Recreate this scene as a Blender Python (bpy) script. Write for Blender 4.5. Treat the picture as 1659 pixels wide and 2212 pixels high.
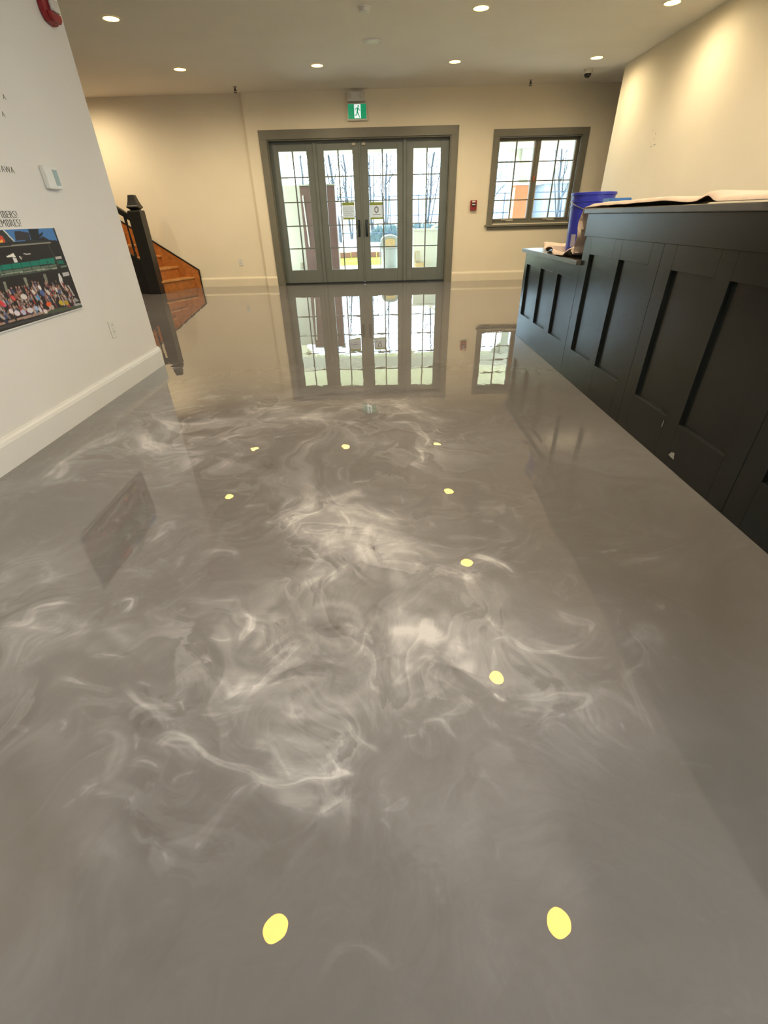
import bpy, math, random
import numpy as np
from mathutils import Vector, Matrix

for _o in list(bpy.data.objects):
    bpy.data.objects.remove(_o)
SC = bpy.context.scene
COL = SC.collection
rnd = random.Random(7)

# ------------------------------------------------------------------ camera
CAM_Z = 1.055
F_PX, PITCH, ROLL, YAW = 972.75, -0.5810, 0.0264, -0.0059
def _cam_axis(X, Y, d):
    c, s = math.cos(ROLL), math.sin(ROLL)
    X, Y = c*X - s*Y, s*X + c*Y
    c, s = math.cos(PITCH), math.sin(PITCH)
    up = -Y
    y = c*d - s*up; z = s*d + c*up
    c, s = math.cos(YAW), math.sin(YAW)
    return Vector((c*X + s*y, -s*X + c*y, z))
cam_d = bpy.data.cameras.new('camera')
cam_d.sensor_fit = 'HORIZONTAL'; cam_d.sensor_width = 36.0
cam_d.lens = 36.0*F_PX/1659.0
cam_d.clip_start = 0.02; cam_d.clip_end = 400
cam = bpy.data.objects.new('camera', cam_d); COL.objects.link(cam)
_r, _u, _f = _cam_axis(1, 0, 0), _cam_axis(0, -1, 0), _cam_axis(0, 0, 1)
cam.matrix_world = Matrix(((_r.x, _u.x, -_f.x, 0), (_r.y, _u.y, -_f.y, 0), (_r.z, _u.z, -_f.z, CAM_Z), (0, 0, 0, 1)))
SC.camera = cam

# ------------------------------------------------------------------ sky, sun, exposure
SKY_STRENGTH = 7.5
SUN_ENERGY = 15.0
LAMP_W = 66.0                        # watts of every ceiling downlight
LAMP_COL = (1.0, 0.81, 0.52)
world = bpy.data.worlds.new('sky'); SC.world = world; world.use_nodes = True
_bg = world.node_tree.nodes['Background']
_bg.inputs['Color'].default_value = (0.60, 0.83, 1.0, 1); _bg.inputs['Strength'].default_value = SKY_STRENGTH
_sl = bpy.data.lights.new('sun', 'SUN'); _sl.energy = SUN_ENERGY; _sl.angle = 0.01; _sl.color = (1, .95, .86)
sun = bpy.data.objects.new('sun', _sl); COL.objects.link(sun)
sun.rotation_euler = Vector((0.30, -0.75, -0.56)).to_track_quat('-Z', 'Y').to_euler()
sun.location = (-8, 20, 12)
vs = SC.view_settings
vs.view_transform = 'Standard'; vs.look = 'None'; vs.exposure = 0.62; vs.gamma = 1.0; vs.use_curve_mapping = False
SC.cycles.use_denoising = True
SC.cycles.max_bounces = 10; SC.cycles.diffuse_bounces = 5; SC.cycles.glossy_bounces = 5
SC.cycles.transparent_max_bounces = 16
SC.cycles.sample_clamp_indirect = 6.0
SC.cycles.caustics_reflective = False; SC.cycles.caustics_refractive = False

# ------------------------------------------------------------------ materials
def lin(r, g, b):
    f = lambda c: (c/255/12.92) if c/255 <= .04045 else ((c/255 + .055)/1.055)**2.4
    return (f(r), f(g), f(b), 1)
def mat(name, col, rough=.6, metal=0, spec=.5, noise=0, nscale=40, bump=0, bscale=120, emit=None, estr=0, detail=4):
    """procedural material: base colour broken up by noise, optional fine bump"""
    m = bpy.data.materials.new(name); m.use_nodes = True
    nt = m.node_tree; b = nt.nodes['Principled BSDF']
    b.inputs['Roughness'].default_value = rough; b.inputs['Metallic'].default_value = metal
    b.inputs['Specular IOR Level'].default_value = spec
    tc = nt.nodes.new('ShaderNodeTexCoord')
    n = nt.nodes.new('ShaderNodeTexNoise'); n.inputs['Scale'].default_value = nscale; n.inputs['Detail'].default_value = detail
    nt.links.new(tc.outputs['Object'], n.inputs['Vector'])
    r = nt.nodes.new('ShaderNodeValToRGB')
    k = max(noise, .02)
    r.color_ramp.elements[0].position = .3; r.color_ramp.elements[1].position = .7
    r.color_ramp.elements[0].color = (col[0]*(1-k), col[1]*(1-k), col[2]*(1-k), 1)
    r.color_ramp.elements[1].color = (min(1, col[0]*(1+k)), min(1, col[1]*(1+k)), min(1, col[2]*(1+k)), 1)
    nt.links.new(n.outputs['Fac'], r.inputs['Fac']); nt.links.new(r.outputs['Color'], b.inputs['Base Color'])
    if bump:
        n2 = nt.nodes.new('ShaderNodeTexNoise'); n2.inputs['Scale'].default_value = bscale; n2.inputs['Detail'].default_value = 3
        nt.links.new(tc.outputs['Object'], n2.inputs['Vector'])
        bp = nt.nodes.new('ShaderNodeBump'); bp.inputs['Strength'].default_value = bump; bp.inputs['Distance'].default_value = .002
        nt.links.new(n2.outputs['Fac'], bp.inputs['Height']); nt.links.new(bp.outputs['Normal'], b.inputs['Normal'])
    if emit:
        b.inputs['Emission Color'].default_value = (*emit[:3], 1); b.inputs['Emission Strength'].default_value = estr
    return m
def glass_mat():
    m = bpy.data.materials.new('window_glass'); m.use_nodes = True
    nt = m.node_tree; nt.nodes.clear()
    o = nt.nodes.new('ShaderNodeOutputMaterial'); mx = nt.nodes.new('ShaderNodeMixShader')
    t = nt.nodes.new('ShaderNodeBsdfTransparent'); g = nt.nodes.new('ShaderNodeBsdfGlossy'); fr = nt.nodes.new('ShaderNodeFresnel')
    t.inputs['Color'].default_value = (.95, .97, .96, 1); g.inputs['Roughness'].default_value = .0; fr.inputs['IOR'].default_value = 1.25
    nt.links.new(fr.outputs[0], mx.inputs[0]); nt.links.new(t.outputs[0], mx.inputs[1]); nt.links.new(g.outputs[0], mx.inputs[2])
    nt.links.new(mx.outputs[0], o.inputs['Surface'])
    return m
M = {}
M['wall'] = mat('wall_paint', (.79, .73, .60), .75, noise=.02, nscale=2, bump=.12, bscale=260)
M['wall_white'] = mat('white_wall_paint', (.72, .71, .70), .7, noise=.02, nscale=2, bump=.12, bscale=260)
M['ceiling'] = mat('ceiling_paint', (.80, .78, .73), .85, noise=.02, nscale=2, bump=.1, bscale=200)
M['trim_paint'] = mat('baseboard_paint', (.77, .71, .58), .45, noise=.02, nscale=5)
M['trim_white'] = mat('white_baseboard_paint', (.71, .71, .70), .4, noise=.02, nscale=5)
M['door'] = mat('grey_green_door_paint', (.150, .172, .170), .40, noise=.05, nscale=6, bump=.05)
M['casing'] = mat('grey_green_casing_paint', (.165, .162, .135), .45, noise=.05, nscale=6, bump=.05)
M['glass'] = glass_mat()
M['desk'] = mat('charcoal_desk_paint', (.012, .0155, .017), .24, spec=.45, noise=.10, nscale=8, bump=.06, bscale=180)
M['desk_edge'] = mat('charcoal_counter_lacquer', (.085, .078, .070), .30, noise=.10, nscale=8, bump=.05)
M['cloth'] = mat('drop_cloth_canvas', (.56, .45, .38), .95, noise=.10, nscale=9, bump=.5, bscale=420)
M['black_wood'] = mat('black_painted_wood', (.012, .012, .012), .38, noise=.15, nscale=20, bump=.1)
M['orange_wood'] = mat('orange_stained_wood', (.42, .15, .035), .42, noise=.22, nscale=14, bump=.1)
M['tread_wood'] = mat('worn_oak_tread', (.50, .25, .085), .35, noise=.2, nscale=14, bump=.1)
M['white_plastic'] = mat('white_plastic', (.70, .70, .68), .4, noise=.02)
M['grey_plastic'] = mat('warm_grey_plastic', (.45, .42, .36), .5, noise=.03)
M['dark'] = mat('black_plastic', (.015, .015, .016), .3, noise=.05)
M['red'] = mat('red_plastic', (.26, .012, .018), .4, noise=.04)
M['lens'] = mat('strobe_lens', (.62, .60, .58), .15, noise=.05, nscale=200)
M['teal'] = mat('thermostat_screen', (.26, .34, .31), .2, noise=.03)
M['green'] = mat('exit_sign_green', (.0, .28, .12), .4, emit=(.0, .26, .12), estr=.45)
M['exit_white'] = mat('exit_sign_white', (.8, .85, .85), .4, emit=(.72, .82, .85), estr=.55)
M['blue'] = mat('blue_plastic', (.020, .030, .40), .33, noise=.06, nscale=12)
M['light_blue'] = mat('light_blue_plastic', (.015, .10, .34), .4, noise=.05)
M['sticker'] = mat('grey_label_sticker', (.32, .32, .42), .5, noise=.3, nscale=300)
M['metal'] = mat('brushed_metal', (.55, .55, .53), .35, metal=.9, noise=.08)
M['dark_metal'] = mat('dark_bronze_metal', (.03, .04, .05), .35, metal=.5, noise=.1)
M['lamp_lens'] = mat('downlight_lens', (.8, .7, .5), .5, emit=(1.0, .52, .075), estr=19)
M['ink'] = mat('charcoal_vinyl_lettering', (.035, .035, .035), .6, noise=.05)
M['grey_ink'] = mat('grey_vinyl_lettering', (.16, .15, .14), .6, noise=.05)
M['deck'] = mat('porch_concrete', (.58, .57, .53), .8, noise=.10, nscale=5, bump=.3, bscale=60)
M['porch'] = mat('cream_porch_paint', (.82, .79, .66), .7, noise=.03, nscale=3)
M['porch_grey'] = mat('grey_porch_paint', (.42, .43, .40), .7, noise=.05, nscale=3)
M['porch_white'] = mat('pale_grey_render', (.60, .60, .57), .8, noise=.04, nscale=6, bump=.3)
M['tan'] = mat('terracotta_cladding', (.46, .15, .07), .7, noise=.08, nscale=8, bump=.2)
M['brown_box'] = mat('brown_enamel', (.17, .10, .10), .35, noise=.08, nscale=4)
M['bin'] = mat('grey_bin_plastic', (.34, .38, .40), .5, noise=.06)
M['tan_board'] = mat('tan_board', (.52, .38, .20), .6, noise=.12)
M['grass'] = mat('lawn_grass', (.19, .225, .030), 1.0, spec=0, noise=.35, nscale=3, bump=.6, bscale=40, detail=8)
M['asphalt'] = mat('pale_asphalt', (.22, .22, .23), 1.0, spec=.1, noise=.15, nscale=3, bump=.3)
M['brick'] = mat('edging_brick', (.17, .075, .05), .95, spec=.1, noise=.2, nscale=20, bump=.3)
M['bark'] = mat('grey_bark', (.045, .045, .050), .9, noise=.3, nscale=12, bump=.6, bscale=30)
M['fence'] = mat('fence_steel', (.05, .06, .08), .6, noise=.1)
M['hedge'] = mat('hedge_leaves', (.055, .075, .07), .9, noise=.4, nscale=12, bump=.8, bscale=40)
M['facade'] = mat('pale_facade', (.50, .54, .58), .8, noise=.05, nscale=2)
M['facade_glass'] = mat('facade_window', (.16, .19, .22), .15, noise=.1)
M['tape'] = mat('grey_tape_scrap', (.30, .30, .28), .5, noise=.3, nscale=120)

# ------------------------------------------------------------------ mesh helpers
class G:
    def __init__(s): s.v = []; s.f = []; s.smooth = False
    def quad(s, *p):
        n = len(s.v); s.v += [tuple(q) for q in p]; s.f.append(tuple(range(n, n+len(p)))); return s
    def box(s, x0, x1, y0, y1, z0, z1):
        n = len(s.v)
        s.v += [(x0,y0,z0),(x1,y0,z0),(x1,y1,z0),(x0,y1,z0),(x0,y0,z1),(x1,y0,z1),(x1,y1,z1),(x0,y1,z1)]
        s.f += [tuple(n+i for i in q) for q in ((0,3,2,1),(4,5,6,7),(0,1,5,4),(1,2,6,5),(2,3,7,6),(3,0,4,7))]; return s
    def prism(s, poly, axis, lo, hi):
        """extrude a 2-D outline along an axis ('x': outline in y,z; 'y': x,z; 'z': x,y)"""
        def P(a, b, c): return {'x': (c, a, b), 'y': (a, c, b), 'z': (a, b, c)}[axis]
        n = len(s.v); k = len(poly)
        s.v += [P(a, b, lo) for a, b in poly] + [P(a, b, hi) for a, b in poly]
        s.f.append(tuple(range(n+k-1, n-1, -1))); s.f.append(tuple(range(n+k, n+2*k)))
        for i in range(k):
            j = (i+1) % k; s.f.append((n+i, n+j, n+k+j, n+k+i))
        return s
    def lathe(s, prof, n=24, c=(0,0,0), axis='z', cap=True):
        """prof: [(radius, height)] bottom to top"""
        b = len(s.v)
        for r, h in prof:
            for i in range(n):
                a = 2*math.pi*i/n; u, w = r*math.cos(a), r*math.sin(a)
                p = {'z': (u, w, h), 'y': (u, h, w), 'x': (h, u, w)}[axis]
                s.v.append((c[0]+p[0], c[1]+p[1], c[2]+p[2]))
        for k in range(len(prof)-1):
            for i in range(n):
                j = (i+1) % n; s.f.append((b+k*n+i, b+k*n+j, b+(k+1)*n+j, b+(k+1)*n+i))
        if cap:
            s.f.append(tuple(b+i for i in range(n-1, -1, -1))); t = b+(len(prof)-1)*n; s.f.append(tuple(t+i for i in range(n)))
        s.smooth = True; return s
    def tube(s, pts, rad, n=8):
        pts = [Vector(p) for p in pts]; rads = rad if isinstance(rad, (list, tuple)) else [rad]*len(pts)
        b = len(s.v)
        for k, p in enumerate(pts):
            d = (pts[min(k+1, len(pts)-1)] - pts[max(k-1, 0)]).normalized()
            a = d.orthogonal().normalized() if k == 0 else (a - d*a.dot(d)).normalized()
            w = d.cross(a)
            for i in range(n):
                t = 2*math.pi*i/n; s.v.append(tuple(p + (a*math.cos(t) + w*math.sin(t))*rads[k]))
        for k in range(len(pts)-1):
            for i in range(n):
                j = (i+1) % n; s.f.append((b+k*n+i, b+k*n+j, b+(k+1)*n+j, b+(k+1)*n+i))
        s.f.append(tuple(b+i for i in range(n-1, -1, -1))); t = b+(len(pts)-1)*n; s.f.append(tuple(t+i for i in range(n)))
        s.smooth = True; return s
def obj(name, g, m, parent=None, bevel=0, loc=None):
    me = bpy.data.meshes.new(name); me.from_pydata(g.v, [], g.f); me.update()
    if g.smooth:
        me.polygons.foreach_set('use_smooth', [True]*len(me.polygons))
        try: me.set_sharp_from_angle(angle=math.radians(40))
        except Exception: pass
    me.materials.append(m)
    o = bpy.data.objects.new(name, me); COL.objects.link(o)
    if loc: o.location = loc
    if parent:
        o.parent = parent; o.matrix_parent_inverse = Matrix.Translation(-world_loc(parent))
    if bevel:
        b = o.modifiers.new('soft_edges', 'BEVEL'); b.width = bevel; b.segments = 2; b.limit_method = 'ANGLE'; b.angle_limit = .6
    return o
def world_loc(o):
    v = Vector(o.location)
    if o.parent: v = v + world_loc(o.parent) + o.matrix_parent_inverse.translation
    return v
def tag(o, label, cat, group=None):
    o['label'] = label; o['category'] = cat
    if group: o['group'] = group
    return o
def thing(name, loc, label, cat, group=None):
    o = bpy.data.objects.new(name, None); COL.objects.link(o); o.location = loc; o.empty_display_size = .1
    return tag(o, label, cat, group)
def struct(name, g, m, bevel=0, parent=None):
    o = obj(name, g, m, parent, bevel)
    if not parent: o['kind'] = 'structure'
    return o
def struct_empty(name, loc):
    o = bpy.data.objects.new(name, None); COL.objects.link(o); o.location = loc; o['kind'] = 'structure'; return o
def share(name, src, parent, delta):
    """a piece that shares the mesh of an earlier alike piece, moved by delta"""
    o = src.copy(); o.name = name; COL.objects.link(o); o.parent = parent
    o.matrix_parent_inverse = Matrix.Translation(-world_loc(parent)); o.location = Vector(src.location) + Vector(delta); return o

# ------------------------------------------------------------------ room shell
D = 9.52            # face of the back wall
XL, YL = -1.95, 4.056   # left partition
XR, YR = 3.419, 8.489   # right wall and its outside corner
H = 2.723
REAR = -2.6
XFAR = -6.6
# streaks poured into the epoxy, plus vignette shade painted at the sides, in floor metres: (strength, ((x, y, feather to the left, feather to the right), ...))
STROKES = [
(0.5,((-1.68,1.983,0.025,0.038),(-1.693,2.084,0.027,0.04),(-1.701,2.21,0.033,0.049),(-1.682,2.347,0.043,0.063),(-1.621,2.473,0.053,0.079),(-1.542,2.561,0.057,0.087),)),
(0.5,((-1.672,1.983,0.054,0.053),(-1.628,1.989,0.052,0.049),(-1.635,2.081,0.026,0.026),(-1.696,2.173,0.021,0.021),)),
(0.38,((-1.588,2.725,0.031,0.04),(-1.534,2.762,0.026,0.038),(-1.394,2.713,0.023,0.031),(-1.283,2.68,0.025,0.033),(-1.132,2.671,0.027,0.037),(-1.018,2.715,0.028,0.039),(-0.964,2.699,0.023,0.033),)),
(0.42,((-1.403,2.262,0.017,0.023),(-1.323,2.317,0.019,0.022),(-1.21,2.342,0.018,0.022),(-1.136,2.359,0.018,0.023),)),
(0.3,((-1.168,2.447,0.024,0.028),(-1.088,2.453,0.021,0.025),(-1.022,2.416,0.017,0.019),)),
(0.32,((-1.001,2.437,0.027,0.026),(-0.902,2.345,0.026,0.024),(-0.794,2.238,0.017,0.017),(-0.806,2.127,0.025,0.026),(-0.846,2.041,0.028,0.029),)),
(0.35,((-1.294,3.163,0.07,0.054),(-1.185,3.139,0.068,0.054),(-1.101,3.116,0.068,0.054),)),
(0.35,((-1.005,3.176,0.037,0.036),(-0.94,3.138,0.036,0.036),)),
(0.35,((-0.913,1.407,0.02,0.026),(-0.901,1.468,0.018,0.024),(-0.904,1.556,0.029,0.038),(-0.847,1.509,0.015,0.021),)),
(0.25,((-1.112,2.089,0.048,0.047),(-1.071,2.177,0.054,0.052),(-1.022,2.231,0.06,0.056),)),
(0.42,((-0.831,2.639,0.032,0.077),(-0.761,2.673,0.032,0.077),(-0.608,2.755,0.034,0.082),(-0.457,2.745,0.033,0.08),(-0.379,2.767,0.034,0.08),)),
(0.32,((-0.659,2.654,0.047,0.065),(-0.547,2.685,0.049,0.065),(-0.4,2.689,0.047,0.063),(-0.25,2.64,0.043,0.056),(-0.103,2.569,0.04,0.054),)),
(0.36,((-0.263,2.844,0.032,0.046),(-0.184,2.896,0.031,0.046),(-0.08,2.964,0.038,0.054),(-0.006,2.914,0.03,0.046),)),
(0.48,((0.066,2.879,0.025,0.029),(0.145,2.802,0.024,0.028),(0.23,2.714,0.023,0.027),)),
(0.32,((0.253,2.647,0.024,0.028),(0.326,2.604,0.019,0.022),(0.334,2.542,0.01,0.014),)),
(0.42,((0.039,2.597,0.029,0.031),(0.133,2.566,0.026,0.027),(0.184,2.48,0.018,0.018),(0.231,2.376,0.015,0.016),(0.246,2.301,0.01,0.011),(0.218,2.222,0.011,0.013),)),
(0.48,((0.168,2.244,0.017,0.019),(0.204,2.165,0.015,0.016),(0.221,2.073,0.012,0.014),(0.179,2.049,0.012,0.013),(0.229,1.987,0.019,0.021),)),
(0.22,((-0.894,3.037,0.033,0.036),(-0.744,2.935,0.035,0.039),(-0.622,2.897,0.039,0.043),)),
(0.32,((-0.161,1.849,0.008,0.011),(-0.095,1.869,0.007,0.012),(-0.05,1.882,0.007,0.012),)),
(0.3,((0.417,1.633,0.031,0.035),(0.49,1.63,0.032,0.035),(0.527,1.616,0.032,0.036),)),
(0.25,((0.407,1.549,0.011,0.014),(0.456,1.535,0.012,0.014),)),
(0.14,((0.096,1.685,0.018,0.018),(0.173,1.695,0.018,0.019),)),
(0.22,((0.247,1.418,0.004,0.014),(0.334,1.422,0.004,0.014),(0.405,1.412,0.004,0.014),)),
(0.3,((-0.606,1.703,0.008,0.014),(-0.528,1.699,0.008,0.013),)),
(0.25,((-0.358,1.371,0.005,0.008),(-0.285,1.368,0.005,0.007),)),
(0.42,((-0.078,1.771,0.051,0.053),(-0.175,1.721,0.048,0.051),(-0.253,1.659,0.046,0.049),(-0.292,1.636,0.047,0.049),)),
(0.38,((-0.287,1.599,0.014,0.027),(-0.349,1.566,0.013,0.026),(-0.421,1.523,0.014,0.025),)),
(0.3,((-0.301,1.661,0.021,0.025),(-0.383,1.615,0.02,0.025),(-0.464,1.548,0.021,0.023),(-0.506,1.561,0.019,0.021),)),
(0.4,((-0.224,1.633,0.016,0.016),(-0.171,1.547,0.015,0.015),(-0.155,1.491,0.013,0.013),(-0.17,1.427,0.014,0.013),)),
(0.3,((-0.16,1.707,0.038,0.037),(-0.101,1.603,0.042,0.04),(-0.009,1.529,0.044,0.042),(0.054,1.471,0.042,0.04),)),
(0.35,((-0.068,1.578,0.008,0.008),(0.004,1.54,0.008,0.009),(0.069,1.537,0.008,0.009),)),
(0.32,((-0.123,1.489,0.091,0.084),(-0.046,1.402,0.082,0.076),(0.012,1.304,0.069,0.065),(0.027,1.216,0.06,0.059),(0.035,1.113,0.056,0.056),)),
(0.38,((-0.265,1.296,0.024,0.029),(-0.258,1.342,0.031,0.035),(-0.214,1.369,0.038,0.044),(-0.172,1.377,0.038,0.045),)),
(0.3,((-0.286,1.235,0.007,0.008),(-0.262,1.269,0.006,0.007),(-0.249,1.313,0.006,0.006),)),
(0.4,((-0.223,1.167,0.004,0.02),(-0.19,1.232,0.005,0.021),(-0.159,1.265,0.005,0.023),)),
(0.32,((-0.296,1.154,0.035,0.03),(-0.253,1.192,0.036,0.031),(-0.202,1.241,0.037,0.031),)),
(0.35,((-0.135,1.238,0.035,0.021),(-0.102,1.272,0.028,0.017),(-0.111,1.346,0.029,0.018),(-0.142,1.366,0.037,0.024),)),
(0.36,((-0.374,1.196,0.013,0.013),(-0.34,1.191,0.009,0.009),(-0.35,1.156,0.008,0.009),(-0.334,1.124,0.008,0.009),(-0.319,1.094,0.009,0.008),)),
(0.3,((-0.325,1.102,0.003,0.013),(-0.298,1.03,0.003,0.012),(-0.299,1.003,0.004,0.012),)),
(0.3,((-0.377,1.074,0.023,0.039),(-0.39,1.013,0.022,0.037),(-0.397,0.955,0.021,0.034),(-0.402,0.895,0.02,0.033),)),
(0.45,((-0.448,1.048,0.005,0.006),(-0.43,1.044,0.004,0.004),(-0.426,1.007,0.004,0.005),(-0.432,0.981,0.003,0.006),)),
(0.32,((-0.281,1.05,0.034,0.033),(-0.206,1.055,0.033,0.032),(-0.143,1.025,0.028,0.027),(-0.115,0.972,0.023,0.023),(-0.127,0.929,0.023,0.024),)),
(0.35,((-0.17,0.987,0.004,0.02),(-0.139,0.96,0.004,0.019),(-0.127,0.929,0.004,0.018),)),
(0.32,((-0.297,0.99,0.006,0.021),(-0.257,0.951,0.006,0.021),(-0.206,0.919,0.007,0.023),(-0.155,0.924,0.007,0.024),)),
(0.42,((-0.357,0.858,0.005,0.025),(-0.33,0.905,0.006,0.028),(-0.289,0.94,0.006,0.029),)),
(0.3,((-0.386,0.867,0.005,0.01),(-0.362,0.924,0.005,0.012),(-0.317,0.965,0.006,0.011),)),
(0.42,((-0.042,0.921,0.059,0.061),(0.029,0.962,0.064,0.066),(0.101,0.953,0.065,0.066),(0.17,0.933,0.063,0.066),)),
(0.4,((0.18,1.245,0.014,0.015),(0.241,1.2,0.015,0.014),(0.291,1.174,0.015,0.014),)),
(0.42,((0.325,1.302,0.01,0.013),(0.376,1.273,0.01,0.013),(0.425,1.236,0.01,0.012),)),
(0.28,((0.318,1.012,0.011,0.015),(0.331,0.959,0.013,0.015),(0.362,0.934,0.014,0.016),)),
(0.28,((-0.109,1.446,0.053,0.05),(-0.071,1.424,0.05,0.048),(-0.016,1.381,0.049,0.046),)),
(0.5,((-0.383,0.778,0.006,0.02),(-0.363,0.782,0.006,0.02),(-0.344,0.817,0.007,0.019),(-0.314,0.871,0.006,0.02),(-0.283,0.934,0.008,0.021),)),
(0.3,((-0.352,0.812,0.031,0.004),(-0.307,0.832,0.032,0.003),(-0.255,0.869,0.032,0.004),)),
(0.28,((-0.375,0.744,0.011,0.044),(-0.32,0.781,0.012,0.044),(-0.26,0.81,0.011,0.044),(-0.203,0.809,0.011,0.042),(-0.171,0.792,0.011,0.039),)),
(0.28,((-0.349,0.738,0.037,0.034),(-0.27,0.741,0.035,0.033),(-0.213,0.721,0.034,0.032),(-0.138,0.71,0.035,0.033),(-0.081,0.714,0.034,0.034),)),
(0.28,((-0.273,0.736,0.014,0.014),(-0.243,0.704,0.014,0.015),(-0.207,0.703,0.016,0.016),)),
(0.46,((-0.033,0.945,0.041,0.068),(0.053,0.961,0.042,0.069),(0.123,0.941,0.039,0.066),(0.155,0.892,0.035,0.059),)),
(0.46,((0.149,0.872,0.062,0.004),(0.177,0.847,0.061,0.004),(0.213,0.819,0.061,0.004),(0.262,0.802,0.06,0.004),)),
(0.34,((-0.006,0.857,0.042,0.029),(0.047,0.844,0.042,0.029),(0.102,0.854,0.041,0.029),(0.139,0.87,0.04,0.029),)),
(0.32,((-0.007,0.773,0.012,0.013),(0.045,0.802,0.011,0.013),(0.092,0.838,0.012,0.013),(0.13,0.864,0.013,0.013),)),
(0.3,((0.111,0.811,0.027,0.018),(0.138,0.78,0.028,0.017),(0.169,0.754,0.027,0.017),)),
(0.28,((0.032,0.697,0.024,0.023),(0.083,0.733,0.024,0.024),(0.127,0.755,0.026,0.024),)),
(0.36,((-0.131,0.844,0.006,0.007),(-0.106,0.882,0.006,0.006),(-0.099,0.923,0.005,0.007),(-0.082,0.978,0.006,0.007),)),
(0.32,((-0.123,0.666,0.004,0.004),(-0.094,0.637,0.004,0.005),(-0.062,0.608,0.004,0.004),(-0.032,0.585,0.004,0.005),)),
(0.45,((-0.153,0.602,0.004,0.003),(-0.135,0.575,0.003,0.003),(-0.122,0.55,0.003,0.003),)),
(0.6,((-0.326,0.54,0.009,0.004),(-0.28,0.525,0.01,0.004),(-0.233,0.521,0.009,0.004),(-0.182,0.534,0.009,0.005),(-0.139,0.534,0.01,0.004),(-0.122,0.541,0.01,0.004),(-0.096,0.537,0.01,0.004),)),
(0.5,((-0.139,0.54,0.008,0.009),(-0.118,0.546,0.008,0.007),(-0.093,0.539,0.007,0.008),)),
(0.36,((-0.34,0.63,0.014,0.017),(-0.31,0.617,0.014,0.016),(-0.274,0.59,0.013,0.016),(-0.246,0.556,0.012,0.015),(-0.228,0.531,0.012,0.015),)),
(0.2,((-0.27,0.628,0.004,0.008),(-0.223,0.623,0.004,0.007),(-0.189,0.595,0.004,0.007),)),
(0.34,((0.069,0.658,0.004,0.006),(0.116,0.657,0.004,0.006),(0.139,0.648,0.004,0.006),(0.15,0.619,0.004,0.004),(0.165,0.592,0.004,0.005),)),
(0.22,((0.129,0.665,0.011,0.012),(0.17,0.677,0.011,0.011),(0.214,0.702,0.012,0.012),)),
(0.25,((0.315,0.888,0.013,0.004),(0.302,0.806,0.012,0.004),)),
(0.36,((0.288,0.742,0.005,0.005),(0.308,0.709,0.005,0.005),)),
(0.3,((0.025,0.62,0.003,0.003),(0.067,0.623,0.003,0.003),)),
(0.2,((-0.214,0.902,0.019,0.019),(-0.16,0.872,0.02,0.02),(-0.117,0.917,0.02,0.02),)),
(0.2,((-0.112,0.899,0.006,0.011),(-0.059,0.836,0.005,0.011),(-0.067,0.775,0.005,0.01),(-0.028,0.745,0.004,0.012),)),
(0.42,((-1.221,0.992,0.013,0.012),(-1.186,0.998,0.012,0.012),(-1.15,0.997,0.016,0.015),(-1.154,1.04,0.013,0.014),(-1.146,1.067,0.015,0.016),(-1.08,1.086,0.015,0.014),(-1.014,1.081,0.012,0.012),)),
(0.3,((-1.139,0.98,0.005,0.007),(-1.061,0.972,0.004,0.007),(-1.004,0.958,0.003,0.007),)),
(0.16,((-1.464,1.335,0.009,0.065),(-1.404,1.352,0.007,0.058),(-1.324,1.34,0.005,0.04),(-1.242,1.282,0.004,0.027),(-1.205,1.205,0.004,0.031),)),
(0.16,((-1.412,1.262,0.071,0.071),(-1.33,1.268,0.07,0.07),(-1.254,1.265,0.068,0.067),)),
(0.15,((-1.308,1.115,0.037,0.035),(-1.248,1.143,0.039,0.037),(-1.2,1.197,0.038,0.038),(-1.172,1.271,0.038,0.037),)),
(0.6,((-0.885,1.102,0.004,0.006),(-0.846,1.097,0.003,0.003),(-0.836,1.065,0.003,0.005),(-0.841,1.02,0.003,0.005),)),
(0.3,((-0.973,0.939,0.038,0.056),(-0.906,0.955,0.037,0.054),(-0.811,0.959,0.034,0.05),(-0.747,0.944,0.031,0.046),)),
(0.26,((-0.859,0.866,0.006,0.007),(-0.809,0.876,0.005,0.007),(-0.758,0.875,0.005,0.007),)),
(0.26,((-0.773,1.049,0.029,0.02),(-0.713,1.013,0.033,0.021),(-0.648,1.011,0.038,0.025),)),
(0.22,((-0.735,0.874,0.043,0.041),(-0.708,0.919,0.047,0.044),(-0.646,0.966,0.048,0.046),(-0.61,1.004,0.048,0.046),)),
(0.4,((-0.908,0.789,0.006,0.008),(-0.831,0.782,0.005,0.008),(-0.751,0.768,0.006,0.008),)),
(0.3,((-0.835,0.743,0.009,0.016),(-0.769,0.737,0.008,0.016),(-0.71,0.727,0.007,0.017),)),
(0.38,((-0.735,0.779,0.014,0.008),(-0.674,0.721,0.013,0.009),(-0.615,0.697,0.014,0.009),(-0.572,0.662,0.013,0.008),(-0.562,0.645,0.013,0.008),)),
(0.3,((-0.705,0.799,0.004,0.004),(-0.666,0.778,0.004,0.004),)),
(0.32,((-0.553,0.964,0.003,0.004),(-0.518,0.944,0.004,0.005),(-0.472,0.949,0.004,0.005),)),
(0.52,((-0.471,1.057,0.005,0.009),(-0.433,1.049,0.003,0.008),(-0.429,1.012,0.003,0.009),(-0.446,0.961,0.004,0.009),(-0.447,0.936,0.003,0.008),)),
(0.55,((-0.559,0.881,0.003,0.004),(-0.539,0.874,0.004,0.003),(-0.517,0.863,0.003,0.004),)),
(0.5,((-0.539,0.861,0.003,0.004),(-0.525,0.862,0.003,0.004),)),
(0.26,((-0.614,0.777,0.004,0.016),(-0.59,0.816,0.004,0.016),(-0.568,0.853,0.004,0.018),(-0.546,0.869,0.005,0.017),)),
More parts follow.
